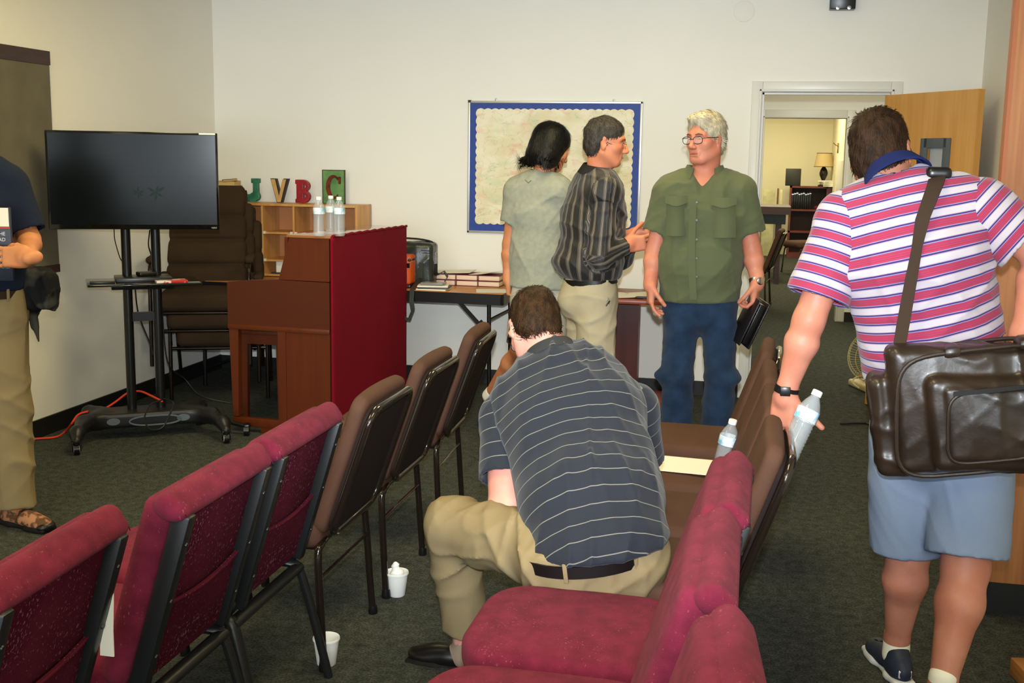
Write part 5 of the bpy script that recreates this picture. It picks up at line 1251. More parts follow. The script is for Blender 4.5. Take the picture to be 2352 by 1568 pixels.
    sdf_obj('pocket_lining', [rbx(at(1180, 1215, 3.08), (.012, .02, .022), .006)], .003, M_paper, t)
    d = V3(-.75, .45, 0)
    for a, kn, lab in ((anL, knL, 1), (anR, knR, 0)):
        o, gg, RR = shoe_obj('shoe', a, (-.9, .12), M_shoeb, M_sole, t, h=.085, pitch=.0)
        sdf_obj('sock', [cap(a+V3(0, 0, .08), a-V3(0, 0, .035), .040, .040), cap(a-V3(0, 0, .035), gg(0, .05, .045), .036, .03)], .005, mat('sock_taupe', (150, 130, 112), rough=.9), t, lo=a-.14, hi=a+.14)
    return t
seated_man()

# ---------------------------------------------------------------- man with the leather bag
def bag_man():
    S1 = skin_mat('skin_bag_man', (180, 112, 90), (196, 134, 112))
    Y0 = 3.45
    hc = at(2022, 352, 3.52); nck = at(2062, 432, 3.44); chs = at(2098, 590, 3.40); wst = at(2140, 800, 3.42); pel = at(2165, 980, 3.46)
    shL, shR = at(1945, 505, 3.42), at(2250, 482, 3.40)
    elL, wrL = at(1858, 735, 3.36), at(1806, 898, 3.38)
    elR, wrR = at(2392, 590, 3.36), at(2348, 762, 3.30)
    hipL, hipR = at(2085, 1000, 3.46), at(2235, 1000, 3.44)
    knL, anL = at(2085, 1265, 3.50), at(2060, 1468, 3.56); knR, anR = at(2218, 1300, 3.34), at(2165, 1570, 3.22)
    t = empty('person', (float(pel[0]), float(pel[1]), 0), 0, 'person in pink, white and purple striped polo and blue-grey shorts leaning on a chair', 'person')
    ROOTS.add(t.name)
    side = nrm(shL-shR); f = nrm(V3(.30, .90, -.18)); u = nrm(V3(-.16, .10, .95))
    HP, g, HR = head_prims(hc, f, u, 1.03)
    neck = [cap(hc-u*.04-f*.03, nck+V3(0, 0, -.02), .060, .066, .03)]
    W = [(.165, .12), (.165, .12), (.185, .12), (.165, .10)]
    T = torso(pel, wst, chs, nck, shL, shR, side, W)
    AL = arm_prims(shL, elL, wrL, s=1.03, fat=1.08); AR = arm_prims(shR, elR, wrR, s=1.03, fat=1.05)
    HL = hand(wrL, V3(.04, -.10, -1), V3(.35, 1, 0), V3(1, 0, -.1), curl=(.55, .6, .6, .6), tcurl=.15, tspread=.9, spread=.09)
    # hand gripping the top of the chair back: fingers over its left side, thumb to the right
    HL = hand(wrL+V3(0, 0, -.01), V3(-.10, .05, -1), V3(.5, .9, 0), V3(1, -.3, -.2), curl=(.30, .42, .5, .55), tcurl=.05, tspread=1.1)
    HRr = hand(wrR, V3(-.25, .2, -1), V3(-1, 0, 0), V3(0, 1, 0), curl=(.4, .45, .5, .5))
    LG = leg_prims(hipL, knL, anL, 1.06, 1.1, back=V3(0, -1, 0))+leg_prims(hipR, knR, anR, 1.08, 1.1, back=V3(0, -1, 0))
    merged('body', [(HP+neck+T, *chunk_box([hc, nck], .16), .0035), (T+LG+neck, *chunk_box([pel, nck, shL, shR], .16), .012), (AL+HL, *chunk_box([shL+(elL-shL)*.45, elL, wrL-V3(0, 0, .14)], .09), .0033), (AR+HRr, *chunk_box([elR, wrR-V3(0, 0, .1)], .12), .004),
                    (LG, *chunk_box([knL+V3(0, 0, .12), anL, knR+V3(0, 0, .1), anR-V3(0, 0, .05)], .09), .005)], S1, t)
    comb_hair('hair', hair_prims(g, HR, 1.03, 'short', 6), .0032, mat('hair_dark_brown', (42, 26, 14), spec=.2, rough=.6, var=.5, vscale=60, stretch=(1, 1, .35), bump=.9, bscale=260), t, g, HR, 1.03, hc-.17, hc+.17, style='short', seed=6)
    glasses(t, g, HR, 1.03, mat('frame_brown', (92, 60, 40), rough=.3))
    ins = .026; up = nrm(wst-pel); spine = [pel-up*.2, pel, wst, chs, nck]
    SLl, SCl = sleeve(shL, elL, .78, .084, .094); SLr, SCr = sleeve(shR, elR, .72, .085, .088)
    P = torso(pel, wst, chs, nck, shL, shR, side, W, ins)
    P += [disp(wrinkle(0.009, 40, 31, nrm(chs-pel))), plane(pel+up*.10, -up, k=.01)]
    P += [cap(nck+V3(-.03, .02, .12), nck, .066, .068, .004, op='s')]
    pk, wh, pu, bl = (152, 52, 82), (178, 170, 180), (62, 38, 104), (128, 136, 172)
    st = [(0, wh), (.26, (150, 138, 158)), (.30, pu), (.375, bl), (.41, pk), (.50, (134, 42, 70)), (.52, pk), (.60, (134, 42, 70)), (.62, pk), (.70, (134, 42, 70)), (.72, pk), (.79, bl), (.825, pu), (.90, (150, 138, 158)), (.93, wh)]
    M = stripe_mat('polo_striped', st, .0515, rough=.8)
    shirt = sdf_obj('shirt', P, .007, M, t, attrf=stripe_attr(spine, [], side, V3(0, 1, 0)), lo=np.minimum.reduce([pel, elL, shR])-.26, hi=np.maximum.reduce([nck, elR, shL])+.2)
    for L_, C_, s_, e_ in ((SLl, SCl, shL, elL), (SLr, SCr, shR, elR)): sdf_obj('sleeve', [cap(s_+(nck-s_)*.12, s_, .072, .082, .03)]+L_+[disp(wrinkle(.0035, 50, 9, e_-s_))]+C_, .0055, M, shirt, attrf=lambda V, s_=s_, e_=e_: {'along': near_poly(V, [s_, e_])[1]+3.0})
    collar('collar', shirt, nck+V3(-.012, -.0, .03), .070, side, nrm(hc-nck), f, .04, mat('collar_navy', (26, 36, 84), rough=.8), tall=.042)
    K = [seg(pel-up*.05, pel+up*.14, (.185, .135), (.178, .13), side, .04), ell((hipL+hipR)/2+V3(0, -.06, -.02), (.15, .09, .12), k=.06), cap(hipL, knL+V3(0, 0, .015), .114, .116, .03, flat=True), cap(hipR, knR+V3(0, 0, .03), .117, .119, .03, flat=True)]
    K += [disp(wrinkle(0.006, 38, 41, V3(0, .1, 1))), cap(knL+V3(0, 0, .07), knL-V3(0, 0, .05), .086, .088, .004, op='s'), cap(knR+V3(0, 0, .08), knR-V3(0, 0, .05), .088, .090, .004, op='s')]
    sdf_obj('shorts', K, .0075, mat('shorts_blue_grey', (124, 138, 162), rough=.9, bump=.25, bscale=450, var=.05, vscale=4), t)
    belt_ring(t, pel+up*.115, side, up, .198, .15, mat('belt_brown', (70, 34, 26), rough=.4), tall=.034)
    M_sn = mat('sneaker_navy', (34, 42, 62), rough=.6, var=.2, vscale=20); M_ss = mat('sole_white', (214, 216, 220), rough=.5)
    for a, td in ((anL, (-.25, 1)), (anR, (.05, 1))):
        o, gg, RR = shoe_obj('sneaker', a, td, M_sn, M_ss, t, h=float(a[2]), s=1.05)
        sdf_obj('sneaker_heel_tab', [rbx(gg(0, -.082, .045), (.022, .006, .014), .005, R=RR)], .003, mat('reflective', (236, 232, 246), rough=.2, metal=.4), o, lo=gg(0, 0, 0)-.2, hi=gg(0, 0, 0)+.2)
        MB().tube(smooth_path([tuple(gg(.0, .05, .085)), tuple(gg(.03, .03, .11)), tuple(gg(.045, .05, .10)), tuple(gg(.01, .055, .085)), tuple(gg(-.045, .02, .11)), tuple(gg(-.05, .05, .1)), tuple(gg(0, .055, .085))], 4), .0025, n=5).done('laces', M_cable, o)
        sdf_obj('sock', [cap(a+V3(0, 0, .02), a-V3(0, 0, .05), .040, .042)], .005, M_paper, t, lo=a-.1, hi=a+.1)
    # wrist strap watch
    wd_ = nrm(wrL-elL); wc = wrL-wd_*.005
    wsd = V3(1, 0, 0); belt_ring(t, wc, wsd, -wd_, .034, .029, M_blackplastic, tall=.022, name='wristwatch')
    MB().box(tuple(wc+V3(-.005, -.031, 0)), (.03, .008, .028), bev=.003).done('watch_face', M_blackplastic, t)
    # strap of the bag across the back, on its own with the bag
    bgY = 3.14
    tl, tr_, br_, bl_ = at(2052, 812, bgY), at(2420, 752, bgY+.0), at(2410, 1085, bgY), at(2045, 1100, bgY)
    bgc = (tl+tr_+br_+bl_)/4; xs = nrm(tr_-tl+br_-bl_); zs = nrm(tl-bl_+tr_-br_); ys = np.cross(zs, xs); RB = np.array([xs, ys, zs])
    bt = empty('satchel', tuple(map(float, bgc)), 0, 'dark brown leather satchel hanging from the striped-polo person shoulder', 'bag')
    M_bl = mat('satchel_leather', (44, 32, 24), rough=.36, bump=.12, bscale=70, col2=(32, 23, 17), vscale=6, coat=.08)
    wv, hv = np.linalg.norm(tr_-tl)/2, np.linalg.norm(tl-bl_)/2
    o3 = V3(0, 0, 0); q3 = lambda x, y, z: x*xs+y*ys+z*zs
    Pm = [rbx(q3(0, .02, 0), (wv, .055, hv), .03, R=RB, k=.01, bulge=(1, .02)), rbx(q3(-wv+.0, .05, -.03), (.05, .06, hv-.03), .03, R=RB, k=.02), rbx(q3(.05, -.045, -.035), (wv-.04, .03, hv-.045), .028, R=RB, k=.008, bulge=(1, .012)), rbx(q3(.045, -.075, -.03), (.115, .012, hv-.075), .012, R=RB, k=.006, bulge=(1, .01)),
          disp(wrinkle(0.005175, 60, 51, zs))]
    sdf_obj('bag_body', Pm, .0055, M_bl, bt, relax=3, lo=-V3(.33, .22, .27), hi=V3(.33, .22, .27))
    def loop(cx, cz, w, h, y, r, n=36, pw=5): return [tuple(q3(cx+w*math.copysign(abs(math.cos(a))**(2/pw), math.cos(a)), y, cz+h*math.copysign(abs(math.sin(a))**(2/pw), math.sin(a)))) for a in np.linspace(0, 2*PI, n, endpoint=False)]
    MB().tube(loop(.0, 0, wv-.008, hv-.008, -.040, 0), .006, n=8, closed=True).tube(loop(.045, -.03, .115, hv-.078, -.088, 0), .0045, n=8, closed=True).tube(loop(0, 0, wv-.006, hv-.006, .075, 0), .006, n=8, closed=True).done('piping', M_bl, bt)
    b = MB(); b.strip([(tuple(q3(-.06+.24*i/8, -.096-.003*math.sin(PI*i/8), .072)), tuple(q3(-.06+.24*i/8, -.096-.003*math.sin(PI*i/8), .060))) for i in range(9)], .003); b.done('front_zip', M_blackplastic, bt)
    MB().box(tuple(q3(.135, -.100, .045)), (.012, .006, .04), rot=Matrix([[*map(float, v)] for v in RB]).transposed(), bev=.002).done('zip_pull', mat('tan_leather', (120, 70, 46), rough=.5), bt)
    for hx_ in (-.055, .13): MB().box(tuple(q3(hx_, -.005, hv-.008)), (.045, .09, .03), rot=Matrix([[*map(float, v)] for v in RB]).transposed(), bev=.012).done('handle_tab', M_bl, bt)
    b0 = Vector(bgc); pts = []
    path = [(2062, 815, 3.16, 30), (2075, 740, 3.20, 32), (2093, 640, 3.235, 30), (2106, 570, 3.24, 26), (2120, 500, 3.25, 36), (2148, 425, 3.30, 40), (2155, 400, 3.37, 40), (2160, 392, 3.45, 40), (2165, 410, 3.53, 40)]
    rows = []
    for x, y, Y, w in path:
        a, c = at(x-w/2, y+4, Y), at(x+w/2, y-4, Y); rows.append((tuple(a-bgc), tuple(c-bgc)))
    MB().strip(rows, .005).done('shoulder_strap', mat('strap_web', (54, 42, 34), rough=.85, bump=.3, bscale=500), bt, ang=80)
    sdf_obj('shoulder_pad', [rbx(at(2152, 398, 3.40)-bgc, (.034, .055, .018), .014, k=.01)], .005, M_blackplastic, bt)
    a_, c_ = at(1878, 900, 3.30), at(1822, 1018, 3.26); ax = nrm(a_-c_); z = np.array([0, 0, 1.]); qr = Vector((0, 0, 1)).rotation_difference(Vector(ax))
    bo = bottle(tuple(map(float, a_-ax*.212)), 'nearly empty water bottle held behind the chair back by the leaning person'); bo.rotation_mode = 'QUATERNION'; bo.rotation_quaternion = qr
    return t
bag_man()

# ---------------------------------------------------------------- generic standing helper
def two_legs(pel, side, up, hipw, kn, an):
    return None

# ---------------------------------------------------------------- man in the green shirt
def green_man():
    S1 = skin_mat('skin_green_man', (188, 114, 90), (202, 134, 108)); Y = 5.40
    A = lambda x, y, dy=0: at(x, y, Y+dy)
    hc = A(1621, 318); nck = A(1618, 412, .04); chs = A(1612, 500, .03); wst = A(1607, 600, .02); pel = A(1607, 690, .03)
    shR, shL = A(1535, 446, .03), A(1700, 442, .03)
    elR, wrR = A(1503, 578, .02), A(1494, 650, -.03); elL, wrL = A(1728, 575, .05), A(1739, 648, -.0)
    hipR, hipL = A(1568, 700, .03), A(1650, 700, .03); knR, knL = A(1556, 862), A(1654, 866); anR, anL = A(1555, 1040, .04), A(1643, 1050, .04)
    t = empty('person', (float(pel[0]), float(pel[1]), 0), 0, 'grey-haired person in olive green short-sleeved shirt, glasses and blue jeans', 'person')
    ROOTS.add(t.name)
    side = nrm(shL-shR); f = nrm(V3(-.58, -.81, -.07)); u = nrm(V3(-.03, 0, 1))
    HP, g, HR = head_prims(hc, f, u, 0.96, jaw=1.04)
    neck = [cap(hc-u*.05-f*.02, nck+V3(0, .0, -.03), .060, .066, .03)]
    W = [(.165, .12), (.172, .135), (.178, .125), (.155, .10)]
    T = torso(pel, wst, chs, nck, shL, shR, side, W)
    AL = arm_prims(shL, elL, wrL, s=1.03, fat=1.0); AR = arm_prims(shR, elR, wrR, s=1.03, fat=1.0)
    HRr = hand(wrR, V3(.05, -.10, -1), V3(1, .25, 0), V3(.5, -1, 0), curl=(.30, .45, .50, .5), tcurl=.5, tspread=.35, s=1.02)
    HL = hand(wrL, V3(-.10, -.10, -1), V3(-1, .2, 0), V3(-.5, -1, 0), curl=(.7, .75, .8, .8), tcurl=.5, tspread=.4, s=1.02)
    merged('body', [(HP+neck+T, *chunk_box([hc, nck, chs+V3(0, 0, .08)], .15), .0032), (T+leg_prims(hipL, knL, anL)+leg_prims(hipR, knR, anR), *chunk_box([pel, nck, shL, shR, anL, anR], .16), .014), (AL+HL, *chunk_box([shL+(elL-shL)*.5, wrL-V3(0, 0, .12)], .09), .0035), (AR+HRr, *chunk_box([shR+(elR-shR)*.5, wrR-V3(0, 0, .12)], .09), .0035)], S1, t)
    eyes(t, g, HR, 0.96, look=(-.15, 1, -.1)); glasses(t, g, HR, 0.96, mat('frame_dark', (36, 28, 26), rough=.3), rim=.0018)
    MB().tube([tuple(g(-.022, .0935, -.0685)), tuple(g(0, .097, -.0675)), tuple(g(.022, .0935, -.0685))], [.002, .0038, .002], n=6).done('mouth', M_lip, t)
    comb_hair('hair', hair_prims(g, HR, 0.96, 'grey_side', 8), .0032, mat('hair_grey', (176, 166, 142), rough=.5, var=.25, vscale=50, stretch=(1, 1, .3), bump=.6, bscale=160), t, g, HR, 0.96, hc-.17, hc+.17, style='grey_side', seed=8)
    ins = .024; up = V3(0, 0, 1)
    SLl, SCl = sleeve(shL, elL, .70, .078, .080); SLr, SCr = sleeve(shR, elR, .66, .078, .080)
    P = torso(pel, wst, chs, nck, shL, shR, side, W, ins)
    P += [disp(wrinkle(0.012, 44, 61, V3(.5, 0, 1))), plane(pel+V3(0, 0, .0), V3(.03, 0, -1), k=.01)] + SLl+SLr+[disp(wrinkle(0.002875, 85, 9))]+SCl+SCr
    P += [cap(nck+V3(0, -.04, .14), nck+V3(0, -.02, .0), .066, .066, .004, op='s'), cap(nck+V3(-.005, -.11, .03), nck+V3(-.005, -.13, -.055), .045, .010, .02, op='s')]
    M = mat('olive_shirt', (84, 90, 64), rough=.8, bump=.25, bscale=500, var=.05, vscale=4, sheen=.1)
    shirt = sdf_obj('shirt', P, .006, M, t, lo=np.minimum.reduce([pel, elR])-.16, hi=np.maximum.reduce([nck, elL])+.16)
    collar('collar', shirt, nck+V3(0, -.012, .045), .074, side, nrm(hc-nck+V3(0, .05, 0)), V3(0, -1, 0), .04, M, open_front=.62, tall=.042)
    def onchest(x, y, d=-.158): p = A(x, y); return V3(p[0], Y+.02+d, p[2])
    b = MB(); pl = [onchest(1594+(y-440)*.0-2*math.sin(y/40), y, d) for y, d in ((455, -.150), (500, -.160), (560, -.165), (620, -.165), (680, -.160))]
    b.strip([(tuple(p-V3(.016, 0, 0)), tuple(p+V3(.016, 0, 0))) for p in pl], .005); b.done('placket', M, shirt)
    for y in (462, 502, 545, 587, 628):
        p = onchest(1604, y, -.168); MB().lathe([(0, 0), (.0055, 0), (.005, .002), (0, .002)], n=12, c=tuple(p), R=Euler((PI/2, 0, 0)).to_matrix()).done('button', mat('button_olive', (62, 66, 48), rough=.4), shirt)
    for x0, x1, y0, yb, lab in ((1533, 1582, 448, 538, 'l'), (1635, 1692, 452, 542, 'r')):
        c = (onchest(x0, y0+12)+onchest(x1, y0+12))/2; w = np.linalg.norm(onchest(x0, y0)-onchest(x1, y0))
        b = MB(); rows = []
        for i in range(9): 
            xx = x0+(x1-x0)*i/8; k_ = .018*((i/8-.5)*2)**2; a = onchest(xx, y0, -.156+k_*1.5); c2 = onchest(xx, y0+20+3*math.cos(PI*(i-4)/4), -.168+k_*1.5); rows.append((tuple(a), tuple(c2)))
        b.strip(rows, .005); b.done('pocket_flap', M, shirt, ang=80)
        b = MB(); rows = []
        for i in range(9):
            xx = x0+2+(x1-x0-4)*i/8; k_ = .018*((i/8-.5)*2)**2; rows.append((tuple(onchest(xx, y0+10, -.152+k_*1.5)), tuple(onchest(xx, yb, -.160+k_*1.5))))
        b.strip(rows, .006); b.done('chest_pocket', M, shirt, ang=80)
    jm = mat('blue_jeans', (36, 56, 82), rough=.9, col2=(26, 42, 64), vscale=14, detail=5, bump=.4, bscale=600, sheen=.1)
    K = [seg(pel-V3(0, 0, .04), pel+V3(0, 0, .10), (.172, .125), (.168, .125), side, .03)]+tr_leg(hipL, knL, anL-V3(0, 0, .05), (.092, .074, .086), .018)+tr_leg(hipR, knR, anR-V3(0, 0, .05), (.092, .074, .086), .018)
    K += [ell(knL-V3(-.02, 0, .0), (.085, .07, .04), k=.03), ell(knR-V3(.03, 0, .0), (.085, .07, .04), k=.03), disp(wrinkle(0.00805, 42.5, 71, V3(1, 0, .45)))]
    sdf_obj('jeans', K, .0075, jm, t)
    for a in (anL, anR): shoe_obj('shoe', a-V3(0, 0, 0), (-.1, -1), M_shoeb, M_sole, t, h=float(a[2]))
    wd_ = nrm(wrL-elL); w = belt_ring(t, wrL-wd_*.01, V3(1, 0, 0), -wd_, .034, .030, M_chrome, tall=.020, name='wristwatch')
    MB().lathe([(0, 0), (.018, 0), (.018, .008), (.015, .010), (0, .010)], n=24, c=tuple(wrL-wd_*.01+V3(.014, -.030, 0)), R=Euler((PI/2, 0, .45)).to_matrix()).done('watch_face', M_chrome, w)
    # zipped book in the left hand
    c = A(1722, 738, -.02); zb = empty('zipped_book', tuple(map(float, c)), 0, 'black zipped book hanging in the hand of the person in the green shirt', 'book'); zb.rotation_euler = (.1, math.radians(22), .35)
    boxes('cover', [((-.030, -.08, -.115), (-.022, .08, .115)), ((.018, -.08, -.115), (.028, .08, .115))], M_leather2, zb, bev=.004)
    boxes('page_block', [((-.015, -.07, -.10), (.012, .07, .10))], M_blackplastic, zb, bev=.004); boxes('white_pages', [((-.021, -.06, .02), (-.016, .06, .112))], M_paper, zb)
M_leather2 = mat('book_leather', (22, 18, 20), rough=.4, bump=.2)
green_man()

# ---------------------------------------------------------------- man in the dark striped shirt
def striped_man():
    S1 = skin_mat('skin_striped_man', (196, 116, 84), (208, 134, 100)); Y = 5.6
    A = lambda x, y, dy=0: at(x, y, Y+dy)
    fd = nrm(V3(.90, .43, 0)); lf = V3(-fd[1], fd[0], 0)      # body front, body left
    hc = A(1391, 326, -.0); nck = A(1377, 412, .02); chs = A(1362, 500, .06); wst = A(1357, 590, .05); pel = A(1357, 665, .05)
    top = A(1368, 437, .04); shR, shL = top-lf*.165, top+lf*.165
    elR = A(1378, 588, -.13); wrR = A(1437, 562, -.06)
    elL = A(1425, 590, .25); wrL = A(1452, 540, .10)
    hipR, hipL = pel-lf*.085-V3(0, 0, .03), pel+lf*.085-V3(0, 0, .03)
    knR, knL = A(1372, 845, -.05), A(1345, 850, .15); anR, anL = A(1365, 1030, -.05), A(1345, 1010, .15)
    t = empty('person', (float(pel[0]), float(pel[1]), 0), 0, 'person in a black long-sleeved shirt with grey stripes and khakis, hands clasped', 'person')
    ROOTS.add(t.name)
    f = nrm(V3(.955, .12, -.12)); u = nrm(V3(.06, 0, 1))
    HP, g, HR = head_prims(hc, f, u, 0.97)
    neck = [cap(hc-u*.05-f*.03, nck+V3(0, 0, -.03), .056, .062, .03)]
    W = [(.155, .115), (.155, .125), (.170, .125), (.15, .10)]; side = lf
    T = torso(pel, wst, chs, nck, shL, shR, side, W)
    AL = arm_prims(shL, elL, wrL); AR = arm_prims(shR, elR, wrR)
    HRr = hand(wrR, V3(.85, .15, .12), V3(-.1, .8, .1), V3(0, 0, 1), curl=(.35, .5, .55, .5), tcurl=.2, s=1.0)
    HLl = hand(wrL, V3(.6, -.1, -.05), V3(-.1, -.9, -.1), V3(0, 0, 1), curl=(.6, .7, .7, .7), tcurl=.3)
    merged('body', [(HP+neck+T, *chunk_box([hc, nck], .15), .0032), (T+leg_prims(hipL, knL, anL)+leg_prims(hipR, knR, anR)+AL+AR, *chunk_box([pel, nck, shL, shR, anL, anR], .16), .014), (AR+HRr+AL+HLl, *chunk_box([wrR, wrL, wrR+V3(.14, 0, 0)], .08), .003)], S1, t)
    eyes(t, g, HR, 0.97); glasses(t, g, HR, 0.97, mat('frame_steel', (150, 140, 120), rough=.25, metal=.8), rim=.001)
    MB().tube([tuple(g(-.022, .0935, -.0685)), tuple(g(0, .097, -.0675)), tuple(g(.022, .0935, -.0685))], [.002, .0038, .002], n=6).done('mouth', M_lip, t)
    comb_hair('hair', hair_prims(g, HR, 0.97, 'short', 12), .0032, mat('hair_greying', (52, 46, 40), rough=.6, var=.5, vscale=70, stretch=(1, 1, .35), bump=.9, bscale=260), t, g, HR, 0.97, hc-.17, hc+.17, style='short', seed=12)
    ins = .028
    P = torso(pel+V3(0, 0, .05), wst, chs, nck, shL, shR, side, W, ins)+[ell(wst+V3(0, 0, -.02)-fd*.03, (.17, .16, .07), k=.05)]
    P += [plane(pel+V3(0, 0, .055), -V3(0, 0, 1), k=.03)]
    P += [disp(wrinkle(0.00805, 45, 81, V3(.3, 0, 1)))]
    P += [cap(nck+V3(0.02, 0, .12), nck, .060, .060, .004, op='s')]
    k1, g1, g2 = (20, 18, 18), (98, 92, 86), (36, 33, 31)
    st = [(0, k1), (.52, g2), (.56, g1), (.62, g2), (.66, (134, 118, 100)), (.72, g2), (.76, g1), (.82, g2), (.86, (90, 84, 80)), (.90, k1)]
    M = stripe_mat('dark_striped_cloth', st, .052, attr='around', rough=.6)
    def attrf(V):
        d, al = near_poly(V, [pel, wst, chs, nck]); x = (V-chs)@lf; y = (V-chs)@fd; a = np.arctan2(y, x)*.165; best = d/.16
        for s_, e_, w_ in ((shR, elR, wrR), (shL, elL, wrL)):
            ds, als = near_poly(V, [s_, e_, w_]); z1 = nrm(e_-s_); z2 = nrm(w_-e_); sel = ds/.072 < best; best = np.where(sel, ds/.072, best)
            d1, _ = near_poly(V, [s_, e_]); d2, _ = near_poly(V, [e_, w_])
            q1 = (V-s_)@frame(z1, lf).T; q2 = (V-e_)@frame(z2, lf).T
            aa = np.where(d1 < d2, np.arctan2(q1[:, 1], q1[:, 0]), np.arctan2(q2[:, 1], q2[:, 0]))*.075; a = np.where(sel, aa, a)
        return {'around': a+3.0}
    shirt = sdf_obj('shirt', P, .006, M, t, attrf=attrf, lo=np.minimum.reduce([pel, shL, shR, elL, elR])-.2, hi=np.maximum.reduce([nck, wrR, wrL, elL])+.14)
    for s_, e_, w_ in ((shR, elR, wrR), (shL, elL, wrL)):
        def at_(V, s_=s_, e_=e_, w_=w_):
            z1 = nrm(e_-s_); z2 = nrm(w_-e_); d1, _ = near_poly(V, [s_, e_]); d2, _ = near_poly(V, [e_, w_]); q1 = (V-s_)@frame(z1, lf).T; q2 = (V-e_)@frame(z2, lf).T
            return {'around': np.where(d1 < d2, np.arctan2(q1[:, 1], q1[:, 0]), np.arctan2(q2[:, 1], q2[:, 0]))*.075+3.0}
        dd_ = nrm(w_-e_)
        sdf_obj('sleeve', [cap(s_+(nck-s_)*.12, e_, .068, .066, .03), cap(e_, w_, .064, .046, .03, flat=True), disp(wrinkle(.007, 70, 82, None)), cap(w_-dd_*.03, w_+dd_*.05, .036, .040, .003, op='s')], .0055, M, shirt, attrf=at_)
        sdf_obj('cuff', [cap(w_-dd_*.045, w_, .048, .044, .0, flat=True), plane(w_-dd_*.045, -dd_, k=.002), cap(w_-dd_*.08, w_+dd_*.05, .036, .036, .003, op='s')], .004, MATS['collar_black'] if 'collar_black' in MATS else mat('collar_black', (34, 32, 32), rough=.7), shirt)
    collar('collar', shirt, nck+V3(0, 0, .045), .066, side, nrm(hc-nck), fd, .04, mat('collar_black', (34, 32, 32), rough=.7), open_front=.5, tall=.042)
    K = [seg(pel-V3(0, 0, .05), pel+V3(0, 0, .06), (.168, .135), (.160, .125), side, .03, flat=True), ell(pel-V3(0, 0, .05)-fd*.05, (.12, .12, .10), k=.05)]+tr_leg(hipL, knL, anL-V3(0, 0, .03), (.108, .09, .085))+tr_leg(hipR, knR, anR-V3(0, 0, .03), (.108, .09, .085))+[disp(wrinkle(0.0092, 37.5, 91, V3(0, 0, 1)))]
    tr = sdf_obj('trousers', K, .0075, M_khaki2, t)
    belt_ring(t, pel+V3(0, 0, .048), side, V3(-.10, 0, 1), .166, .132, M_beltm, tall=.032, loops=[-2.9, -2.2, -1.3, -.6, .5], lm=M_khaki2)
    MB().tube([tuple(A(1397, 683, -.17)), tuple(A(1401, 690, -.175)), tuple(A(1398, 697, -.17)), tuple(A(1394, 690, -.17))], .003, closed=True, n=6).tube([tuple(A(1399, 690, -.175)), tuple(A(1392, 702, -.17))], .004, n=6).done('key_ring', M_chrome, t)
    for a in (anL, anR): shoe_obj('shoe', a, (1, .3), M_shoeb, M_sole, t, h=float(a[2]))
striped_man()

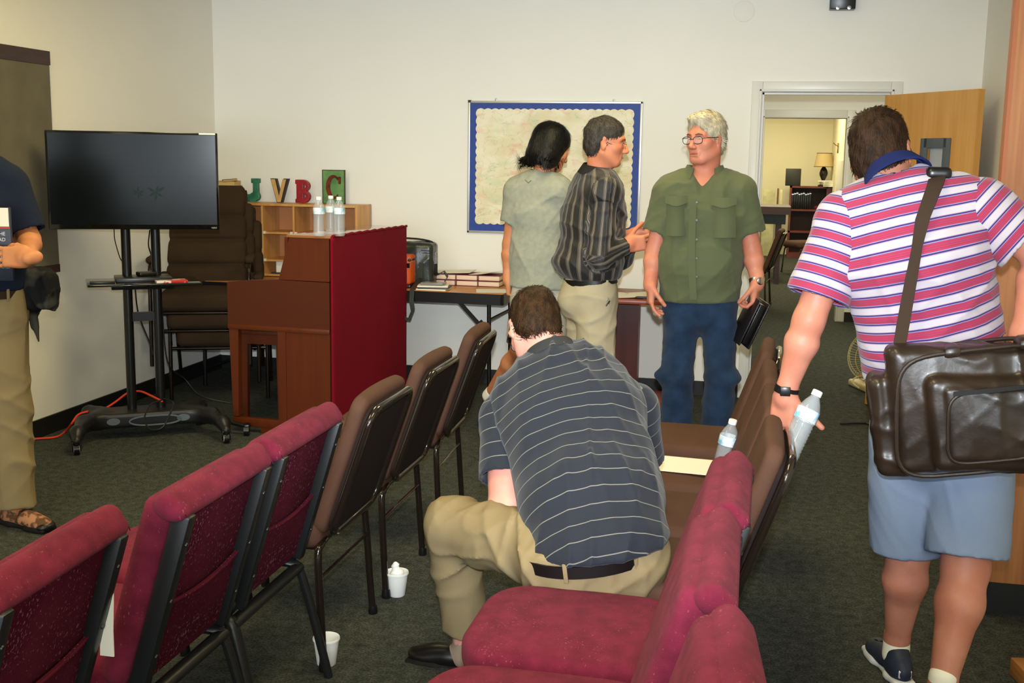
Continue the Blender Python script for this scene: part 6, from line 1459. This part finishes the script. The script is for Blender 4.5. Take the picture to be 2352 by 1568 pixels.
# ---------------------------------------------------------------- person with chin-length black hair
def bob_person():
    S1 = skin_mat('skin_bob_person', (184, 116, 78), (202, 134, 92)); Y = 6.2
    A = lambda x, y, dy=0: at(x, y, Y+dy)
    hc = A(1268, 338); nck = A(1243, 412, -.02); chs = A(1234, 490); wst = A(1236, 590); pel = A(1238, 665)
    shL, shR = A(1186, 442), A(1287, 440, -.05)
    elL, wrL = A(1170, 560, .0), A(1167, 640, -.02); elR, wrR = A(1296, 560, .05), A(1300, 640, .15)
    hipL, hipR = A(1212, 690), A(1265, 690); knL, anL = A(1196, 800, -.05), A(1124, 908, .25); knR, anR = A(1262, 830), A(1268, 970)
    t = empty('person', (float(pel[0]), float(pel[1]), 0), 0, 'person with chin-length black hair, grey T-shirt and shorts, back turned', 'person')
    ROOTS.add(t.name)
    side = nrm(shL-shR); f = nrm(V3(.62, .66, -.38)); u = nrm(V3(.14, .22, .95))
    HP, g, HR = head_prims(hc, f, u, 1.0)
    neck = [cap(hc-u*.05-f*.03, nck+V3(0, 0, -.03), .050, .055, .03)]
    W = [(.155, .115), (.135, .10), (.140, .10), (.125, .085)]
    T = torso(pel, wst, chs, nck, shL, shR, side, W)
    AL = arm_prims(shL, elL, wrL, s=.94); AR = arm_prims(shR, elR, wrR, s=.94)
    HL = hand(wrL, V3(.06, .05, -1), V3(1, .1, 0), V3(.2, 1, 0), curl=(.7, .8, .85, .85), tcurl=.4, s=.92); HRr = hand(wrR, V3(.1, .2, -1), V3(-1, 0, 0), V3(0, 1, 0), s=.92)
    LG = leg_prims(hipL, knL, anL, .98)+leg_prims(hipR, knR, anR, .98)
    merged('body', [(HP+neck+T, *chunk_box([hc, nck], .15), .0036), (T+LG+AR, *chunk_box([pel, nck, shL, shR, anR, anL], .14), .009), (AL+HL, *chunk_box([shL+(elL-shL)*.5, wrL-V3(0, 0, .1)], .08), .0035)], S1, t)
    comb_hair('hair', hair_prims(g, HR, 1.0, 'bob', 15), .0035, mat('hair_black', (12, 11, 12), rough=.45, spec=.3, var=.3, vscale=60, stretch=(1, 1, .2), bump=.5, bscale=140), t, g, HR, 1.0, hc-.22, hc+.2, style='bob', seed=15, n=3600, length=.06)
    up = V3(0, 0, 1)
    SLl, SCl = sleeve(shL, elL, .58, .066, .070); SLr, SCr = sleeve(shR, elR, .60, .066, .070)
    P = torso(pel+V3(0, 0, .02), wst, chs, nck, shL, shR, side, W, .026)+[disp(wrinkle(0.0092, 40, 101, V3(.55, 0, 1))), plane(pel+V3(0, 0, .012), V3(-.03, 0, -1), k=.01)]+SLl+SLr+[disp(wrinkle(0.0023, 100, 5))]+SCl+SCr+[cap(nck+V3(0, 0, .12), nck+V3(0, 0, .01), .056, .056, .004, op='s')]
    sh_ = sdf_obj('t_shirt', P, .0065, mat('heather_grey', (150, 152, 138), rough=.95, bump=.25, bscale=500, var=.06, vscale=40), t)
    MB().tube([tuple(A(1206, 413, -.125)), tuple(A(1213, 420, -.13)), tuple(A(1220, 414, -.128))], .0022, n=6).done('neck_mark', mat('shirt_mark', (96, 98, 88), rough=.9), sh_)
    K = [seg(pel-V3(0, 0, .04), pel+V3(0, 0, .05), (.168, .125), (.16, .12), side, .03), cap(hipL, knL+(hipL-knL)*.18, .098, .094, .03, flat=True), cap(hipR, knR+(hipR-knR)*.2, .098, .094, .03, flat=True), disp(wrinkle(0.0069, 40, 111, V3(0, 0, 1)))]
    sdf_obj('shorts', K, .008, mat('shorts_pale', (182, 176, 160), rough=.9, bump=.2), t)
    M_sn = mat('sneaker_black', (24, 26, 28), rough=.6); M_ws = mat('sole_cream', (214, 208, 186), rough=.6)
    o, gg, RR = shoe_obj('sneaker', anL, (-.35, -.1), M_sn, M_ws, t, h=.085, pitch=1.0)
    shoe_obj('sneaker', anR, (.2, 1), M_sn, M_ws, t, h=float(anR[2]))
    sdf_obj('sock', [cap(anL+nrm(knL-anL)*.035, anL, .040, .043)], .005, M_paper, t, lo=anL-.12, hi=anL+.12)
bob_person()

# ---------------------------------------------------------------- person cut by the left edge
def left_person():
    S1 = skin_mat('skin_left_person', (196, 124, 80), (214, 146, 100)); Y = 4.15
    A = lambda x, y, dy=0: at(x, y, Y+dy)
    hc = A(-75, 270); nck = A(-70, 380); chs = A(-62, 480); wst = A(-55, 590); pel = A(-50, 690)
    shL, shR = A(22, 428, .06), A(-160, 425, .0)
    elL, wrL = A(68, 550, .05), A(66, 590, -.24); elR, wrR = A(-190, 560), A(-110, 600, -.18)
    hipL, hipR = A(0, 700, .04), A(-100, 700); knL, anL = A(18, 930, .04), A(38, 1155, .02); knR, anR = A(-120, 930), A(-130, 1160)
    t = empty('person', (float(pel[0]), float(pel[1]), 0), 0, 'person at the left edge in navy shirt and khaki trousers holding a printed book', 'person')
    ROOTS.add(t.name)
    side = nrm(shL-shR); f = nrm(V3(.5, -.85, 0)); u = V3(0, 0, 1)
    HP, g, HR = head_prims(hc, f, u, 1.03)
    neck = [cap(hc-u*.05-f*.02, nck+V3(0, 0, -.03), .058, .064, .03)]
    W = [(.165, .12), (.16, .125), (.175, .12), (.155, .10)]
    T = torso(pel, wst, chs, nck, shL, shR, side, W); AL = arm_prims(shL, elL, wrL, fat=1.05); AR = arm_prims(shR, elR, wrR)
    HL = hand(wrL+V3(-.0, 0, 0), V3(-.96, -.12, -.02), V3(-.12, .95, -.1), V3(0, 0, 1), curl=(.22, .26, .3, .34), tcurl=.5, tspread=.25, s=1.05); HRr = hand(wrR, V3(.9, -.3, 0), V3(0, 1, 0), V3(0, 0, 1))
    LG = leg_prims(hipL, knL, anL)+leg_prims(hipR, knR, anR)
    merged('body', [(HP+neck+T, *chunk_box([hc, nck], .15), .005), (T+LG+AR, *chunk_box([pel, nck, shL, shR, anL, anR], .16), .014), (AL+HL, *chunk_box([elL, wrL, wrL+V3(-.15, -.05, 0)], .08), .0035)], S1, t)
    comb_hair('hair', hair_prims(g, HR, 1.03, 'short', 18), .005, MATS['hair_brown'], t, g, HR, 1.03, hc-.17, hc+.17, style='short', seed=18); eyes(t, g, HR, 1.03)
    SLl, SCl = sleeve(shL, elL, .86, .080, .078); SLr, SCr = sleeve(shR, elR, .8, .08, .078)
    P = torso(pel+V3(0, 0, .03), wst, chs, nck, shL, shR, side, W, .026)+[disp(wrinkle(0.00805, 40, 121, V3(0, 0, 1))), plane(pel+V3(0, 0, .045), -V3(0, 0, 1), k=.02)]+SLl+SLr+SCl+SCr+[cap(nck+V3(0, 0, .12), nck, .062, .062, .004, op='s')]
    shirt = sdf_obj('shirt', P, .0075, mat('navy_shirt', (24, 32, 52), rough=.85, bump=.2, bscale=500), t)
    collar('collar', shirt, nck+V3(0, 0, .03), .066, side, nrm(hc-nck), f, .04, MATS['navy_shirt'], tall=.04)
    K = [seg(pel-V3(0, 0, .05), pel+V3(0, 0, .06), (.175, .135), (.168, .13), side, .03, flat=True)]+tr_leg(hipL, knL, anL-V3(0, 0, .02), (.112, .094, .082))+tr_leg(hipR, knR, anR-V3(0, 0, .02), (.11, .09, .085))+[disp(wrinkle(0.01035, 35, 131, V3(.6, 0, 1)))]
    sdf_obj('trousers', K, .008, M_khaki, t)
    belt_ring(t, pel+V3(0, 0, .035), side, V3(0, 0, 1), .180, .138, mat('belt_dark_brown', (48, 30, 22), rough=.4), tall=.034, loops=[-.5, -1.0, -1.6, .4], lm=M_khaki)
    for a in (anL, anR):
        o, gg, RR = shoe_obj('sandal', a, (1, -.25), mat('sandal_brown', (96, 66, 46), rough=.7, col2=(170, 120, 90), vscale=30, vc=(.45, .55)), M_sole, t, h=float(a[2]), L=.29)
        sdf_obj('toe_cap', [ell(gg(0, .17, .022), (.044, .035, .024), RR, .02)], .004, M_shoeb, o, lo=gg(0, .17, 0)-.08, hi=gg(0, .17, 0)+.08)
        for yy in (.05, .085, .12): MB().tube([tuple(gg(-.042, yy, .03)), tuple(gg(-.025, yy+.01, .072-(yy-.05)*.3)), tuple(gg(.025, yy, .074-(yy-.05)*.3)), tuple(gg(.043, yy-.01, .03))], .006, n=6).done('strap', mat('sandal_strap', (62, 46, 36), rough=.7), o)
    # jacket slung at the hip
    c = A(92, 668, .12); P = [rbx(c, (.07, .05, .08), .03, k=.03), cap(c+V3(-.05, 0, -.05), c+V3(-.02, 0, -.22), .035, .01, .04), cap(c+V3(.0, 0, .06), c+V3(-.12, .02, .10), .045, .04, .04), disp(wrinkle(0.0161, 60, 141))]
    sdf_obj('slung_jacket', P, .006, mat('jacket_grey', (64, 62, 58), rough=.8, col2=(22, 22, 22), vscale=5, vc=(.47, .52)), None, label='dark grey and black jacket slung at the hip of the left-edge person', cat='jacket')
    # the printed book held in front
    c = A(-32, 560, -.20); bk = empty('printed_book', tuple(map(float, c)), 0, 'dark blue book with white lettering held by the left-edge person', 'book'); bk.rotation_euler = (0, 0, .30)
    boxes('cover', [((-.10, -.010, -.145), (.10, .010, .145))], mat('book_navy', (22, 28, 48), rough=.4), bk, bev=.002)
    boxes('pale_corner', [((-.10, -.0115, .07), (.095, -.0095, .143))], M_paper, bk); boxes('red_line', [((-.10, -.0125, .062), (.098, -.0095, .069))], mat('red_ink', (190, 40, 34), rough=.5), bk)
    MW = mat('white_ink', (214, 218, 226), rough=.6)
    def ln(s_, z, size, x=.085, al='RIGHT'): text('lettering', s_, size, MW, bk, Matrix.Translation((x, -.0118, z)) @ RX, ext=.0004, align=al)
    ln('EHPIC', -.055, .042, .094); ln('ALL THE', .035, .020, .080); ln('READ', .012, .020, .080)
    ln('STUDY', -.075, .014, .094); ln('NOTES', -.095, .012, .09)
left_person()
